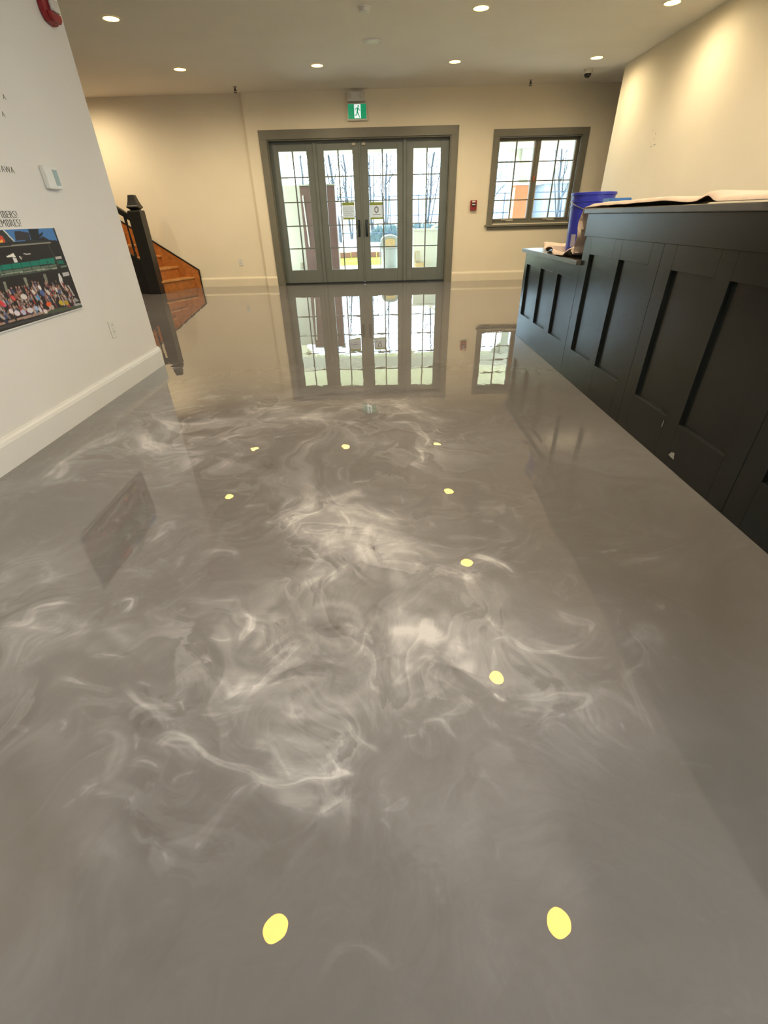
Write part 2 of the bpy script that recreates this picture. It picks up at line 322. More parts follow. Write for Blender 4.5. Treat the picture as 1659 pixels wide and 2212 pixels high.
(0.24,((-0.571,0.766,0.031,0.03),(-0.544,0.81,0.033,0.031),(-0.501,0.814,0.026,0.025),(-0.447,0.777,0.022,0.021),(-0.433,0.743,0.022,0.022),)),
(0.4,((-0.449,0.739,0.029,0.004),(-0.403,0.771,0.031,0.004),(-0.375,0.781,0.029,0.003),(-0.366,0.816,0.028,0.003),)),
(0.3,((-0.557,0.728,0.003,0.003),(-0.541,0.696,0.003,0.003),)),
(0.22,((-0.506,0.699,0.009,0.007),(-0.429,0.715,0.01,0.007),(-0.347,0.732,0.009,0.007),)),
(0.32,((-0.684,1.321,0.007,0.019),(-0.654,1.358,0.008,0.021),(-0.592,1.351,0.005,0.017),(-0.549,1.321,0.005,0.014),)),
(0.3,((-0.743,1.274,0.003,0.004),(-0.744,1.31,0.005,0.005),(-0.731,1.323,0.005,0.006),)),
(0.2,((-0.657,1.095,0.008,0.011),(-0.565,1.099,0.009,0.011),(-0.484,1.112,0.008,0.011),)),
(0.4,((-0.652,1.052,0.004,0.004),(-0.637,1.053,0.004,0.004),)),
(0.28,((-0.948,0.662,0.004,0.005),(-0.897,0.657,0.003,0.005),)),
(0.28,((-0.825,0.655,0.004,0.005),(-0.828,0.676,0.003,0.004),(-0.845,0.689,0.003,0.004),)),
(0.2,((-0.944,1.263,0.011,0.021),(-0.862,1.243,0.011,0.021),(-0.814,1.237,0.012,0.022),)),
(0.52,((-0.572,0.614,0.011,0.012),(-0.551,0.638,0.009,0.012),(-0.504,0.637,0.008,0.01),(-0.458,0.616,0.007,0.009),(-0.403,0.584,0.007,0.008),(-0.353,0.561,0.007,0.008),(-0.304,0.535,0.008,0.008),)),
(0.28,((-0.575,0.622,0.014,0.014),(-0.514,0.613,0.014,0.013),(-0.453,0.6,0.014,0.013),)),
(0.24,((-0.742,0.618,0.028,0.027),(-0.717,0.637,0.026,0.024),(-0.676,0.632,0.018,0.017),(-0.655,0.604,0.02,0.019),(-0.646,0.549,0.023,0.025),(-0.667,0.532,0.024,0.025),)),
(0.32,((-0.615,0.566,0.008,0.009),(-0.584,0.573,0.007,0.009),(-0.552,0.565,0.006,0.007),(-0.53,0.557,0.006,0.007),)),
(0.3,((-0.635,0.635,0.003,0.003),(-0.613,0.596,0.003,0.004),)),
(0.26,((-0.699,0.506,0.007,0.008),(-0.681,0.512,0.008,0.007),(-0.661,0.522,0.008,0.008),)),
(0.22,((-0.665,0.502,0.017,0.003),(-0.598,0.494,0.017,0.003),(-0.556,0.478,0.014,0.003),)),
(0.26,((-0.537,0.45,0.003,0.003),(-0.5,0.417,0.003,0.003),(-0.474,0.417,0.003,0.003),(-0.45,0.405,0.003,0.003),)),
(0.3,((-0.445,0.4,0.004,0.005),(-0.428,0.389,0.004,0.005),(-0.417,0.394,0.005,0.006),)),
(0.2,((-0.451,0.408,0.012,0.011),(-0.41,0.419,0.011,0.012),(-0.382,0.424,0.013,0.013),(-0.368,0.441,0.014,0.014),(-0.345,0.477,0.014,0.014),)),
(0.24,((-0.385,0.413,0.006,0.007),(-0.368,0.418,0.007,0.007),)),
(0.26,((-0.352,0.48,0.004,0.02),(-0.337,0.512,0.004,0.021),(-0.315,0.525,0.004,0.02),(-0.301,0.522,0.003,0.017),)),
(0.2,((-0.482,0.525,0.003,0.005),(-0.479,0.546,0.003,0.006),(-0.44,0.559,0.004,0.005),)),
(0.2,((-0.722,0.474,0.003,0.004),(-0.702,0.493,0.003,0.003),)),
(0.45,((0.326,1.299,0.01,0.014),(0.377,1.27,0.01,0.013),(0.416,1.242,0.01,0.012),(0.445,1.199,0.008,0.011),)),
(0.35,((0.261,1.181,0.014,0.015),(0.304,1.179,0.015,0.014),)),
(0.36,((0.541,1.044,0.013,0.02),(0.577,1.002,0.012,0.02),(0.615,0.974,0.011,0.016),(0.596,0.937,0.007,0.012),)),
(0.24,((0.439,0.9,0.023,0.024),(0.497,0.881,0.021,0.022),(0.571,0.908,0.017,0.017),(0.613,0.968,0.017,0.016),)),
(0.32,((0.315,0.903,0.006,0.009),(0.359,0.914,0.007,0.009),(0.407,0.883,0.007,0.009),(0.465,0.864,0.007,0.008),(0.529,0.868,0.007,0.008),)),
(0.26,((0.321,0.996,0.005,0.006),(0.34,0.951,0.005,0.006),)),
(0.3,((0.466,0.87,0.006,0.004),(0.521,0.846,0.005,0.003),(0.631,0.833,0.004,0.004),)),
(0.36,((0.329,0.72,0.012,0.008),(0.393,0.714,0.012,0.008),(0.454,0.727,0.012,0.009),(0.515,0.716,0.014,0.009),(0.495,0.685,0.009,0.006),(0.451,0.673,0.01,0.006),)),
(0.22,((0.313,0.672,0.016,0.016),(0.361,0.675,0.016,0.016),(0.416,0.661,0.017,0.016),)),
(0.26,((0.414,0.657,0.003,0.003),(0.434,0.669,0.003,0.003),)),
(0.2,((0.61,0.747,0.006,0.005),(0.567,0.743,0.005,0.005),(0.529,0.73,0.004,0.005),)),
(0.2,((0.662,0.805,0.007,0.014),(0.659,0.736,0.006,0.013),(0.656,0.673,0.006,0.012),(0.653,0.607,0.006,0.012),)),
(0.24,((0.579,0.632,0.003,0.004),(0.579,0.608,0.003,0.003),)),
(0.18,((0.665,0.87,0.027,0.026),(0.729,0.892,0.026,0.027),(0.777,0.914,0.039,0.038),(0.775,0.856,0.028,0.028),)),
(0.2,((0.85,1.02,0.015,0.014),(0.875,1.02,0.015,0.015),)),
(0.25,((0.77,1.315,0.009,0.008),(0.839,1.327,0.008,0.008),)),
(0.16,((0.832,1.245,0.01,0.01),(0.91,1.269,0.01,0.01),(0.996,1.293,0.011,0.01),)),
(0.4,((0.285,0.745,0.004,0.004),(0.31,0.709,0.004,0.005),)),
(0.22,((0.19,0.724,0.007,0.007),(0.224,0.705,0.006,0.007),)),
(0.36,((-0.271,0.49,0.033,0.003),(-0.216,0.47,0.032,0.003),(-0.167,0.45,0.032,0.003),(-0.13,0.456,0.036,0.003),(-0.09,0.483,0.037,0.004),)),
(0.2,((-0.018,0.458,0.007,0.006),(0.012,0.465,0.008,0.007),(0.038,0.484,0.008,0.007),)),
(0.2,((-0.022,0.44,0.003,0.004),(-0.002,0.414,0.004,0.004),)),
(0.13,((0.083,0.313,0.009,0.007),(0.082,0.277,0.01,0.006),)),
(0.15,((0.218,0.38,0.005,0.004),(0.211,0.348,0.004,0.004),)),
(0.14,((0.206,0.514,0.014,0.014),(0.277,0.453,0.013,0.013),)),
(0.18,((-0.121,0.2,0.004,0.004),(-0.1,0.226,0.003,0.004),(-0.064,0.23,0.003,0.003),(-0.037,0.211,0.004,0.003),(-0.02,0.193,0.004,0.004),)),
(-0.24,((-0.272,0.983,0.018,0.022),(-0.226,0.969,0.018,0.023),(-0.178,0.968,0.018,0.024),)),
(-0.15,((-0.378,1.282,0.042,0.041),(-0.32,1.28,0.042,0.041),)),
(-0.2,((-0.212,1.493,0.012,0.012),(-0.196,1.449,0.011,0.011),)),
(-0.6,((-0.064,1.373,0.003,0.005),(-0.046,1.325,0.003,0.004),(-0.028,1.269,0.003,0.004),)),
(-0.25,((-0.111,1.221,0.007,0.007),(-0.136,1.256,0.007,0.008),)),
(-0.18,((-0.064,1.065,0.02,0.015),(-0.053,1.009,0.019,0.014),)),
(-0.16,((0.151,0.853,0.007,0.029),(0.198,0.809,0.007,0.029),(0.255,0.767,0.007,0.027),)),
(-0.22,((-0.042,0.847,0.005,0.025),(-0.011,0.846,0.004,0.021),(-0.011,0.773,0.003,0.02),)),
(-0.18,((-0.327,0.817,0.003,0.016),(-0.265,0.847,0.003,0.015),(-0.184,0.834,0.003,0.014),)),
(-0.15,((-0.692,0.778,0.01,0.008),(-0.653,0.739,0.008,0.009),)),
(-0.15,((-0.626,0.743,0.01,0.01),(-0.595,0.719,0.01,0.01),)),
(-0.16,((-0.66,0.665,0.027,0.036),(-0.63,0.677,0.024,0.031),(-0.592,0.663,0.02,0.027),)),
(-0.15,((-0.621,2.03,0.041,0.039),(-0.58,2.062,0.041,0.04),)),
(0.18,((-0.152,1.711,0.351,0.331),(-0.012,1.184,0.268,0.263),(0.077,0.847,0.19,0.235),(-0.101,0.704,0.179,0.261),)),
(0.13,((-0.602,1.39,0.436,0.387),(-0.295,0.856,0.326,0.292),(-0.029,0.56,0.261,0.246),(0.094,0.331,0.206,0.209),)),
(0.12,((0.376,1.354,0.333,0.324),(0.374,0.872,0.222,0.248),(0.216,0.494,0.166,0.189),(0.201,0.262,0.14,0.154),)),
(-0.1,((1.151,2.004,0.36,0.335),(0.952,1.041,0.216,0.22),(0.834,0.633,0.141,0.154),(0.666,0.322,0.102,0.115),)),  # broad dark strokes from here: taupe sides with vignette darkening painted in
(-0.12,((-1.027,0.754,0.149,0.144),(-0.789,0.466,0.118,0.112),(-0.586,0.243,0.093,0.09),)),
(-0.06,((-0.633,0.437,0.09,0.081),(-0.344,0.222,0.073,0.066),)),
(0.1,((-1.183,2.354,0.425,0.378),(-0.338,2.307,0.416,0.373),(0.429,2.263,0.408,0.366),)),
(0.06,((-1.176,4.441,1.151,0.754),(-0.108,4.013,1.036,0.703),)),
(0.12,((-0.293,1.018,0.148,0.171),(-0.372,0.842,0.136,0.156),(-0.448,0.74,0.13,0.149),)),
(0.12,((-0.331,0.658,0.081,0.073),(-0.205,0.585,0.079,0.069),(-0.093,0.551,0.076,0.069),)),
(0.12,((0.234,1.002,0.169,0.143),(0.414,0.87,0.156,0.131),(0.561,0.834,0.149,0.127),)),
(0.1,((0.148,0.449,0.137,0.154),(0.199,0.329,0.122,0.135),(0.271,0.226,0.109,0.122),)),
(0.1,((-0.706,0.819,0.069,0.074),(-0.552,0.689,0.062,0.069),)),
(0.08,((-1.321,1.278,0.142,0.12),(-1.012,1.146,0.135,0.113),)),
(0.12,((-1.041,2.769,0.154,0.181),(-0.605,2.663,0.162,0.19),(-0.208,2.795,0.17,0.197),)),
]

def smooth_noise(x, y, seed):
    v = 0
    for k, (fx, fy, a) in enumerate(((3.1, 2.3, 1), (5.7, 7.9, .6), (13.3, 11.1, .35), (27.1, 31.7, .18))):
        v = v + a*np.sin(x*fx + seed*1.7 + 1.3*np.sin(y*fy*.8 + seed + k))*np.cos(y*fy + seed*.9 + 1.1*np.sin(x*fx*.7 + k))
    return v
def spline(row, n=6):
    p = np.array(row, float)
    if len(p) < 3: return p
    q = np.vstack([2*p[0]-p[1], p, 2*p[-1]-p[-2]]); o = []
    for i in range(1, len(q)-2):
        for t in np.linspace(0, 1, n, endpoint=False):
            a, b, c, d = q[i-1], q[i], q[i+1], q[i+2]
            o.append(.5*((2*b)+(c-a)*t+(2*a-5*b+4*c-d)*t*t+(3*b-a-3*c+d)*t**3))
    o.append(p[-1]); o = np.array(o); o[:, 2:] = np.maximum(o[:, 2:], np.where(o[:, 1:2] < .95, .0045, .0085))
    return o
def pigment_and_shade(x, y):
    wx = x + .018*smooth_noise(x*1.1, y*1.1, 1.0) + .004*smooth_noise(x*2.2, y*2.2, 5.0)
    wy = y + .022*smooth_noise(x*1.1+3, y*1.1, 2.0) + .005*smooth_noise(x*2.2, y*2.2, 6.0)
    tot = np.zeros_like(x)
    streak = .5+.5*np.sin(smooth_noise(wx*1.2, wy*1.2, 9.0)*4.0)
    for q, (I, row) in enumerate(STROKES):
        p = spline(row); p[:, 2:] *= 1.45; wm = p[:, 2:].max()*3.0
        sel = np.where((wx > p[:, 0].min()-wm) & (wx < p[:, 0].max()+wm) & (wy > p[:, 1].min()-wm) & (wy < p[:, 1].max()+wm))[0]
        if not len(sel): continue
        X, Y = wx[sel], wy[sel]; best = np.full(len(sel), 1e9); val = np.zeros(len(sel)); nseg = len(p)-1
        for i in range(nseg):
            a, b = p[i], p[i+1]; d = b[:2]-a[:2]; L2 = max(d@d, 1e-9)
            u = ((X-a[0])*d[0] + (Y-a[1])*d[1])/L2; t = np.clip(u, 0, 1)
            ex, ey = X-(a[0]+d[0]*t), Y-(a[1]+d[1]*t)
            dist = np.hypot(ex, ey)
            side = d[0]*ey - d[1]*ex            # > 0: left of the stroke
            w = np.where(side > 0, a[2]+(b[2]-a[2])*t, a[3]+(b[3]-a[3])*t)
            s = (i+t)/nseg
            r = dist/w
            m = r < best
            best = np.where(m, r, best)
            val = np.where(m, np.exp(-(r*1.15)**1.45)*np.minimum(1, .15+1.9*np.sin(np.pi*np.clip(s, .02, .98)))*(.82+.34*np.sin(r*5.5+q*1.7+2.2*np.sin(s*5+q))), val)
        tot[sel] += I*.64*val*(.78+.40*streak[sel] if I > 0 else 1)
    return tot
def floor_mesh():
    ys = [.95]
    while ys[-1] < 5.6: ys.append(ys[-1] + .0045*(1 if ys[-1] < 1.3 else 1+(ys[-1]-1.3)*1.0))
    yf = ys[-1]
    V, F, n = [], [], 0
    for xs, yy in ((np.arange(-1.97, 1.42, .0045), np.array(ys)), (np.arange(-1.30, 1.35, .0026), np.linspace(.02, .95, 360))):
        X, Y = np.meshgrid(xs, yy); nx, ny = len(xs), len(yy)
        v = np.zeros((nx*ny, 3)); v[:, 0] = X.ravel(); v[:, 1] = Y.ravel()
        idx = n + np.arange(nx*ny).reshape(ny, nx)
        F.append(np.stack([idx[:-1, :-1], idx[:-1, 1:], idx[1:, 1:], idx[1:, :-1]], -1).reshape(-1, 4)); V.append(v); n += nx*ny
    xa, xb, xc, xd = V[0][0, 0], V[0][:, 0].max(), V[1][0, 0], V[1][:, 0].max()
    A0, A1, B0, B1 = XFAR-.2, 5.86, REAR-.2, D+T_WALL
    extra, ef = [], []
    for a, b_, c, d in ((A0, xa, B0, B1), (xb, A1, B0, B1), (xa, xb, B0, .02), (xa, xb, yf, B1), (xa, xc, .02, .95), (xd, xb, .02, .95)):
        k = n+len(extra); extra += [(a, c, 0), (b_, c, 0), (b_, d, 0), (a, d, 0)]; ef.append((k, k+1, k+2, k+3))
    k = n+len(extra); extra += [(A0, B0, -.06), (A1, B0, -.06), (A1, B1, -.06), (A0, B1, -.06)]; ef.append((k+3, k+2, k+1, k))
    v = np.vstack(V+[np.array(extra)]); f = np.vstack(F+[np.array(ef)])
    me = bpy.data.meshes.new('floor'); me.vertices.add(len(v)); me.vertices.foreach_set('co', v.ravel())
    me.loops.add(f.size); me.loops.foreach_set('vertex_index', f.ravel().astype(np.int32))
    me.polygons.add(len(f)); me.polygons.foreach_set('loop_start', np.arange(0, f.size, 4, dtype=np.int32))
    me.update(calc_edges=True); me.validate()
    at = me.attributes.new('pigment_and_shade', 'FLOAT', 'POINT')
    p = np.zeros(len(v)); p[:n] = pigment_and_shade(v[:n, 0], v[:n, 1])
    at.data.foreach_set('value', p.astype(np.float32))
    # how smoky the pour is around the streaks
    cx, cy = np.arange(-2.0, 1.5, .03), np.arange(0, 5.7, .03); GX, GY = np.meshgrid(cx, cy)
    dn = np.zeros_like(GX)
    for I, row in STROKES:
        for q in row:
            s = .03+.075*q[1]; dn += abs(I)*np.exp(-((GX-q[0])**2+(GY-q[1])**2)/(2*s*s))
    dn = 1-np.exp(-dn*.45)
    vx, vy = v[:n, 0], v[:n, 1]
    fx = np.clip((vx-cx[0])/.03, 0, len(cx)-1.001); fy = np.clip((vy-cy[0])/.03, 0, len(cy)-1.001)
    i, j = fx.astype(int), fy.astype(int); u, t = fx-i, fy-j
    dv = dn[j, i]*(1-u)*(1-t)+dn[j, i+1]*u*(1-t)+dn[j+1, i]*(1-u)*t+dn[j+1, i+1]*u*t
    at2 = me.attributes.new('smoke', 'FLOAT', 'POINT'); p2 = np.full(len(v), .05); p2[:n] = dv
    at2.data.foreach_set('value', p2.astype(np.float32))
    return me
def floor_material():
    m = bpy.data.materials.new('metallic_epoxy_floor'); m.use_nodes = True
    nt = m.node_tree; N = nt.nodes.new; Lk = nt.links.new; b = nt.nodes['Principled BSDF']
    def math_(op, a, c=None, cl=False):
        n = N('ShaderNodeMath'); n.operation = op; n.use_clamp = cl
        for i, q in enumerate((a, c)):
            if q is None: continue
            if isinstance(q, (int, float)): n.inputs[i].default_value = q
            else: Lk(q, n.inputs[i])
        return n.outputs[0]
    def noise(vec, scale, detail=4, rough=.55, dist=0):
        n = N('ShaderNodeTexNoise'); n.inputs['Scale'].default_value = scale; n.inputs['Detail'].default_value = detail
        n.inputs['Roughness'].default_value = rough; n.inputs['Distortion'].default_value = dist; Lk(vec, n.inputs['Vector']); return n
    tc = N('ShaderNodeTexCoord').outputs['Object']
    w = noise(tc, .9, 3)
    sub = N('ShaderNodeVectorMath'); sub.operation = 'SUBTRACT'; Lk(w.outputs['Color'], sub.inputs[0]); sub.inputs[1].default_value = (.5, .5, .5)
    mul = N('ShaderNodeVectorMath'); mul.operation = 'SCALE'; Lk(sub.outputs[0], mul.inputs[0]); mul.inputs['Scale'].default_value = 1.5
    add = N('ShaderNodeVectorMath'); add.operation = 'ADD'; Lk(tc, add.inputs[0]); Lk(mul.outputs[0], add.inputs[1])
    wv = add.outputs[0]
    n1 = noise(wv, 1.5, 8, .58, .9)          # broad smoky wisps
    n2 = noise(wv, 4.5, 6, .6, 1.6)          # finer wisps
    n3 = noise(wv, 16, 4, .6, 2.0)           # feathering
    big = noise(tc, .55, 2)
    w1 = N('ShaderNodeMapRange'); w1.interpolation_type = 'SMOOTHSTEP'; Lk(n1.outputs['Fac'], w1.inputs[0])
    w1.inputs[1].default_value = .50; w1.inputs[2].default_value = .74
    w2 = N('ShaderNodeMapRange'); w2.interpolation_type = 'SMOOTHSTEP'; Lk(n2.outputs['Fac'], w2.inputs[0])
    w2.inputs[1].default_value = .52; w2.inputs[2].default_value = .80
    at = N('ShaderNodeAttribute'); at.attribute_name = 'pigment_and_shade'
    sm = N('ShaderNodeAttribute'); sm.attribute_name = 'smoke'
    n4 = noise(wv, .95, 6, .5, .6)           # folded ribbons: soft on one side, crisp on the other
    def ribbon(src, k):
        fr = math_('FRACT', math_('MULTIPLY', src, k))
        up = math_('POWER', fr, 2.4)
        dr = N('ShaderNodeMapRange'); dr.interpolation_type = 'SMOOTHSTEP'; Lk(fr, dr.inputs[0])
        dr.inputs[1].default_value = .86; dr.inputs[2].default_value = 1.0; dr.inputs[3].default_value = 1; dr.inputs[4].default_value = 0
        return math_('MULTIPLY', up, dr.outputs[0])
    rib = math_('ADD', math_('MULTIPLY', ribbon(n4.outputs['Fac'], 5.0), .60), math_('MULTIPLY', ribbon(n1.outputs['Fac'], 6.0), .45))
    rmask = N('ShaderNodeMapRange'); rmask.interpolation_type = 'SMOOTHSTEP'; Lk(noise(tc, 1.3, 3, .5, .5).outputs['Fac'], rmask.inputs[0])
    rmask.inputs[1].default_value = .38; rmask.inputs[2].default_value = .66
    rib = math_('MULTIPLY', rib, math_('ADD', math_('MULTIPLY', rmask.outputs[0], .8), .2))
    rib = math_('MULTIPLY', rib, math_('ADD', math_('MULTIPLY', sm.outputs['Fac'], .80), .04))
    fea = math_('ADD', math_('MULTIPLY', n3.outputs['Fac'], .55), .72)
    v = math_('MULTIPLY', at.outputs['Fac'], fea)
    v = math_('ADD', v, rib)
    dens = math_('ADD', math_('MULTIPLY', sm.outputs['Fac'], 1.0), .20)
    v = math_('ADD', v, math_('MULTIPLY', math_('MULTIPLY', w1.outputs[0], .26), dens))
    v = math_('ADD', v, math_('MULTIPLY', math_('MULTIPLY', w2.outputs[0], .24), dens))
    v = math_('ADD', v, math_('MULTIPLY', math_('SUBTRACT', n3.outputs['Fac'], .5), .05))
    v = math_('ADD', v, math_('MULTIPLY', math_('SUBTRACT', big.outputs['Fac'], .5), .16))
    v = math_('ADD', v, .20, True)
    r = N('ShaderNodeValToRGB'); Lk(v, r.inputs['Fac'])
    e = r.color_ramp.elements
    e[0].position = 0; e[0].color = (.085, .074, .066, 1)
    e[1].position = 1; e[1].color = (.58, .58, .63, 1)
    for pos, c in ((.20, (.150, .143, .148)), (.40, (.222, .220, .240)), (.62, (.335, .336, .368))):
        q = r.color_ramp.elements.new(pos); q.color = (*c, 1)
    Lk(r.outputs['Color'], b.inputs['Base Color'])
    b.inputs['Roughness'].default_value = 0.0; b.inputs['IOR'].default_value = 1.5
    b.inputs['Coat Weight'].default_value = .35; b.inputs['Coat Roughness'].default_value = 0.0; b.inputs['Coat IOR'].default_value = 1.5
    rip = noise(tc, 4.5, 2, .5)
    rip2 = noise(tc, 17, 1, .5)
    hh = math_('ADD', rip.outputs['Fac'], math_('MULTIPLY', rip2.outputs['Fac'], .16))
    bp = N('ShaderNodeBump'); bp.inputs['Strength'].default_value = 1; bp.inputs['Distance'].default_value = RIPPLE
    Lk(hh, bp.inputs['Height']); Lk(bp.outputs['Normal'], b.inputs['Normal']); Lk(bp.outputs['Normal'], b.inputs['Coat Normal'])
    return m
T_WALL = .22
RIPPLE = .0005
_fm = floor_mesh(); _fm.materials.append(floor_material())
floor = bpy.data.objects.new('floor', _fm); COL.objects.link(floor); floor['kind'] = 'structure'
ceiling = struct('ceiling', G().box(XFAR-.2, XR+.14, REAR-.2, D+.25, H, H+.12).box(XR+.14, 6.0, 5.0, D+.25, H, H+.12), M['ceiling'])
JOG = -2.135
DX0, DX1, DZ1 = -1.83, 1.215, 2.15           # door opening
WX0, WX1, WZ0, WZ1 = 1.99, 3.37, .90, 2.11   # window opening
T = .22
g = G()
g.box(JOG, DX0, D, D+T, 0, H); g.box(DX0, DX1, D, D+T, DZ1, H); g.box(DX1, WX0, D, D+T, 0, H)
g.box(WX0, WX1, D, D+T, 0, WZ0); g.box(WX0, WX1, D, D+T, WZ1, H); g.box(WX1, 6.0, D, D+T, 0, H)
struct('wall_back', g, M['wall'])
struct('wall_back_stair', G().box(XFAR-.2, JOG, D+.06, D+T, 0, H), M['wall'])
struct('wall_left', G().box(XL-.14, XL, REAR, YL, 0, H), M['wall_white'])
SY0, SY1, SZ0, SZ1 = -2.0, .9, 1.15, 2.35        # opening of the added, unseen window in the right wall, beside the camera
g = G()
g.box(XR, XR+.14, REAR, SY0, 0, H); g.box(XR, XR+.14, SY1, YR, 0, H)
g.box(XR, XR+.14, SY0, SY1, 0, SZ0); g.box(XR, XR+.14, SY0, SY1, SZ1, H)
struct('wall_right', g, M['wall'])
struct('wall_right_return', G().box(5.86, 6.0, 5.0, D, 0, H), M['wall'])
struct('wall_side_room', G().box(XR+.14, 5.86, 5.0, 5.14, 0, H), M['wall'])
struct('wall_far_left', G().box(XFAR-.2, XFAR, REAR, D+.1, 0, H), M['wall'])
g = G().box(XFAR, XR+.14, REAR-.2, REAR, 0, H)
struct('wall_rear', g, M['wall'])

def board_profile(h, t):
    return [(0, 0), (t, 0), (t, h-.035), (t*.75, h-.018), (t*.42, h-.008), (t*.30, h), (0, h)]
def baseboard(name, p0, p1, axis, m, h=.155, t=.018, face=1):
    pr = board_profile(h, t)
    if axis == 'x':   # runs along x, sticks out towards -y
        g = G().prism([(p0[1]-a, z) for a, z in pr], 'x', p0[0], p1[0])
    else:             # runs along y, sticks out towards +x (face=1) or -x
        g = G().prism([(p0[0]+face*a, z) for a, z in pr], 'y', p0[1], p1[1])
    return struct(name, g, m)
baseboard('baseboard_left', (XL, REAR), (XL, YL+.018), 'y', M['trim_white'])
baseboard('baseboard_left_end', (XL-.158, YL+.018), (XL, YL), 'x', M['trim_white'])
baseboard('baseboard_back_stair', (-3.42, D+.06), (JOG, D), 'x', M['trim_paint'])
baseboard('baseboard_back_jog', (JOG, D), (-1.94, D), 'x', M['trim_paint'])
baseboard('baseboard_back', (1.327, D), (4.6, D), 'x', M['trim_paint'])
baseboard('baseboard_right', (XR, REAR), (XR, YR), 'y', M['trim_paint'], face=-1)

# casing round the doors
t = struct_empty('trim_1', (-.3, D, 0))
C0, C1, CT = -1.94, 1.325, 2.262
obj('casing_board', G().box(C0, DX0+.01, D-.022, D, 0, DZ1-.01), M['casing'], t, .003)
obj('casing_board', G().box(DX1-.01, C1, D-.022, D, 0, DZ1-.01), M['casing'], t, .003)
obj('casing_board', G().box(C0, C1, D-.022, D, DZ1-.01, CT), M['casing'], t, .003)
obj('jamb', G().box(DX0, DX0+.025, D, D+T, 0, DZ1), M['casing'], t)
obj('jamb', G().box(DX1-.025, DX1, D, D+T, 0, DZ1), M['casing'], t)
obj('jamb', G().box(DX0+.025, DX1-.025, D, D+T, DZ1-.025, DZ1), M['casing'], t)
obj('threshold', G().box(DX0+.025, DX1-.025, D+.06, D+T+.05, 0, .022), M['dark_metal'], t)
# casing round the window
t = struct_empty('trim_2', (2.68, D, .84))
obj('casing_board', G().box(1.90, WX0+.01, D-.022, D, .885, WZ1-.01), M['casing'], t, .003)
obj('casing_board', G().box(WX1-.01, 3.46, D-.022, D, .885, WZ1-.01), M['casing'], t, .003)
obj('casing_board', G().box(1.90, 3.46, D-.022, D, WZ1-.01, 2.195), M['casing'], t, .003)
obj('sill_board', G().box(1.87, 3.49, D-.055, D, .855, .885), M['casing'], t, .004)
obj('apron_board', G().box(1.92, 3.44, D-.018, D, .805, .855), M['casing'], t, .003)
for a, b in ((WX0, WX0+.022), (WX1-.022, WX1)):
    obj('jamb', G().box(a, b, D, D+T, WZ0, WZ1), M['casing'], t)
obj('jamb', G().box(WX0, WX1, D, D+T, WZ1-.022, WZ1), M['casing'], t)
obj('jamb', G().box(WX0, WX1, D, D+T, WZ0, WZ0+.022), M['casing'], t)

# glazed leaves: two doors and two sidelights, every pane a piece of its own
YG0, YG1 = D+.10, D+.145            # thickness of the leaves
GZ0, GZ1 = .235, 1.995
def leaf(name, x0, x1, gx0, gx1, top=2.115, bottom=.022):
    r = struct_empty(name, ((x0+x1)/2, YG0, 0))
    fr = G()
    fr.box(x0, gx0, YG0, YG1, bottom, top); fr.box(gx1, x1, YG0, YG1, bottom, top)
    obj('stile', G().box(x0, gx0, YG0, YG1, bottom, top), M['door'], r, .003)
    obj('stile', G().box(gx1, x1, YG0, YG1, bottom, top), M['door'], r, .003)
    obj('rail', G().box(gx0, gx1, YG0, YG1, bottom, GZ0), M['door'], r, .003)
    obj('rail', G().box(gx0, gx1, YG0, YG1, GZ1, top), M['door'], r, .003)
    nz = 5; w = (gx1-gx0)/2; h = (GZ1-GZ0)/nz; mw = .011
    xm = (gx0+gx1)/2
    obj('muntin', G().box(xm-mw, xm+mw, YG0+.006, YG1-.006, GZ0, GZ1), M['door'], r)
    for k in range(1, nz):
        z = GZ0 + k*h
        for a, b in ((gx0, xm-mw), (xm+mw, gx1)):
            obj('muntin', G().box(a, b, YG0+.006, YG1-.006, z-.009, z+.009), M['door'], r)
    for k in range(nz):
        for i in range(2):
            a = gx0 if i == 0 else xm+mw; b = xm-mw if i == 0 else gx1
            z0 = GZ0 + k*h + (.009 if k else 0); z1 = GZ0 + (k+1)*h - (.009 if k < nz-1 else 0)
            obj('pane', G().box(a, b, YG0+.020, YG0+.024, z0, z1), M['glass'], r)
    return r
win2 = leaf('window_2', DX0+.025, -1.085, -1.67, -1.20)
door1 = leaf('door_1', -1.035, -.308, -.91, -.43)
door2 = leaf('door_2', -.302, .425, -.172, .318)
win3 = leaf('window_3', .475, DX1-.025, .597, 1.055)
t = struct_empty('trim_3', (-.3, YG0, 0))
for a, b in ((-1.085, -1.035), (.425, .475)):
    obj('mullion_post', G().box(a, b, YG0-.025, YG1+.02, .022, 2.125), M['door'], t, .003)
obj('head_rail', G().box(DX0+.025, DX1-.025, YG0+.005, YG1-.005, 2.115, 2.125), M['door'], t)
for r, x in ((door1, -.372), (door2, -.232)):
    h = G().tube([(x, YG0, .78), (x, YG0-.05, .79), (x, YG0-.058, .82), (x, YG0-.058, .95), (x, YG0-.05, .98), (x, YG0, .99)], .014, 10)
    obj('handle', h, M['dark_metal'], r)
    obj('handle_plate', G().box(x-.022, x+.022, YG0-.006, YG0, .75, 1.01), M['dark_metal'], r, .002)
for r, x in ((door1, -.40), (door2, -.235)):
    obj('alarm_contact', G().box(x-.03, x+.03, YG0-.022, YG0, 2.05, 2.085), M['grey_plastic'], r, .003)

obj('astragal', G().box(-.318, -.292, YG0-.012, YG0, .03, 2.11), M['door'], door2, .002)

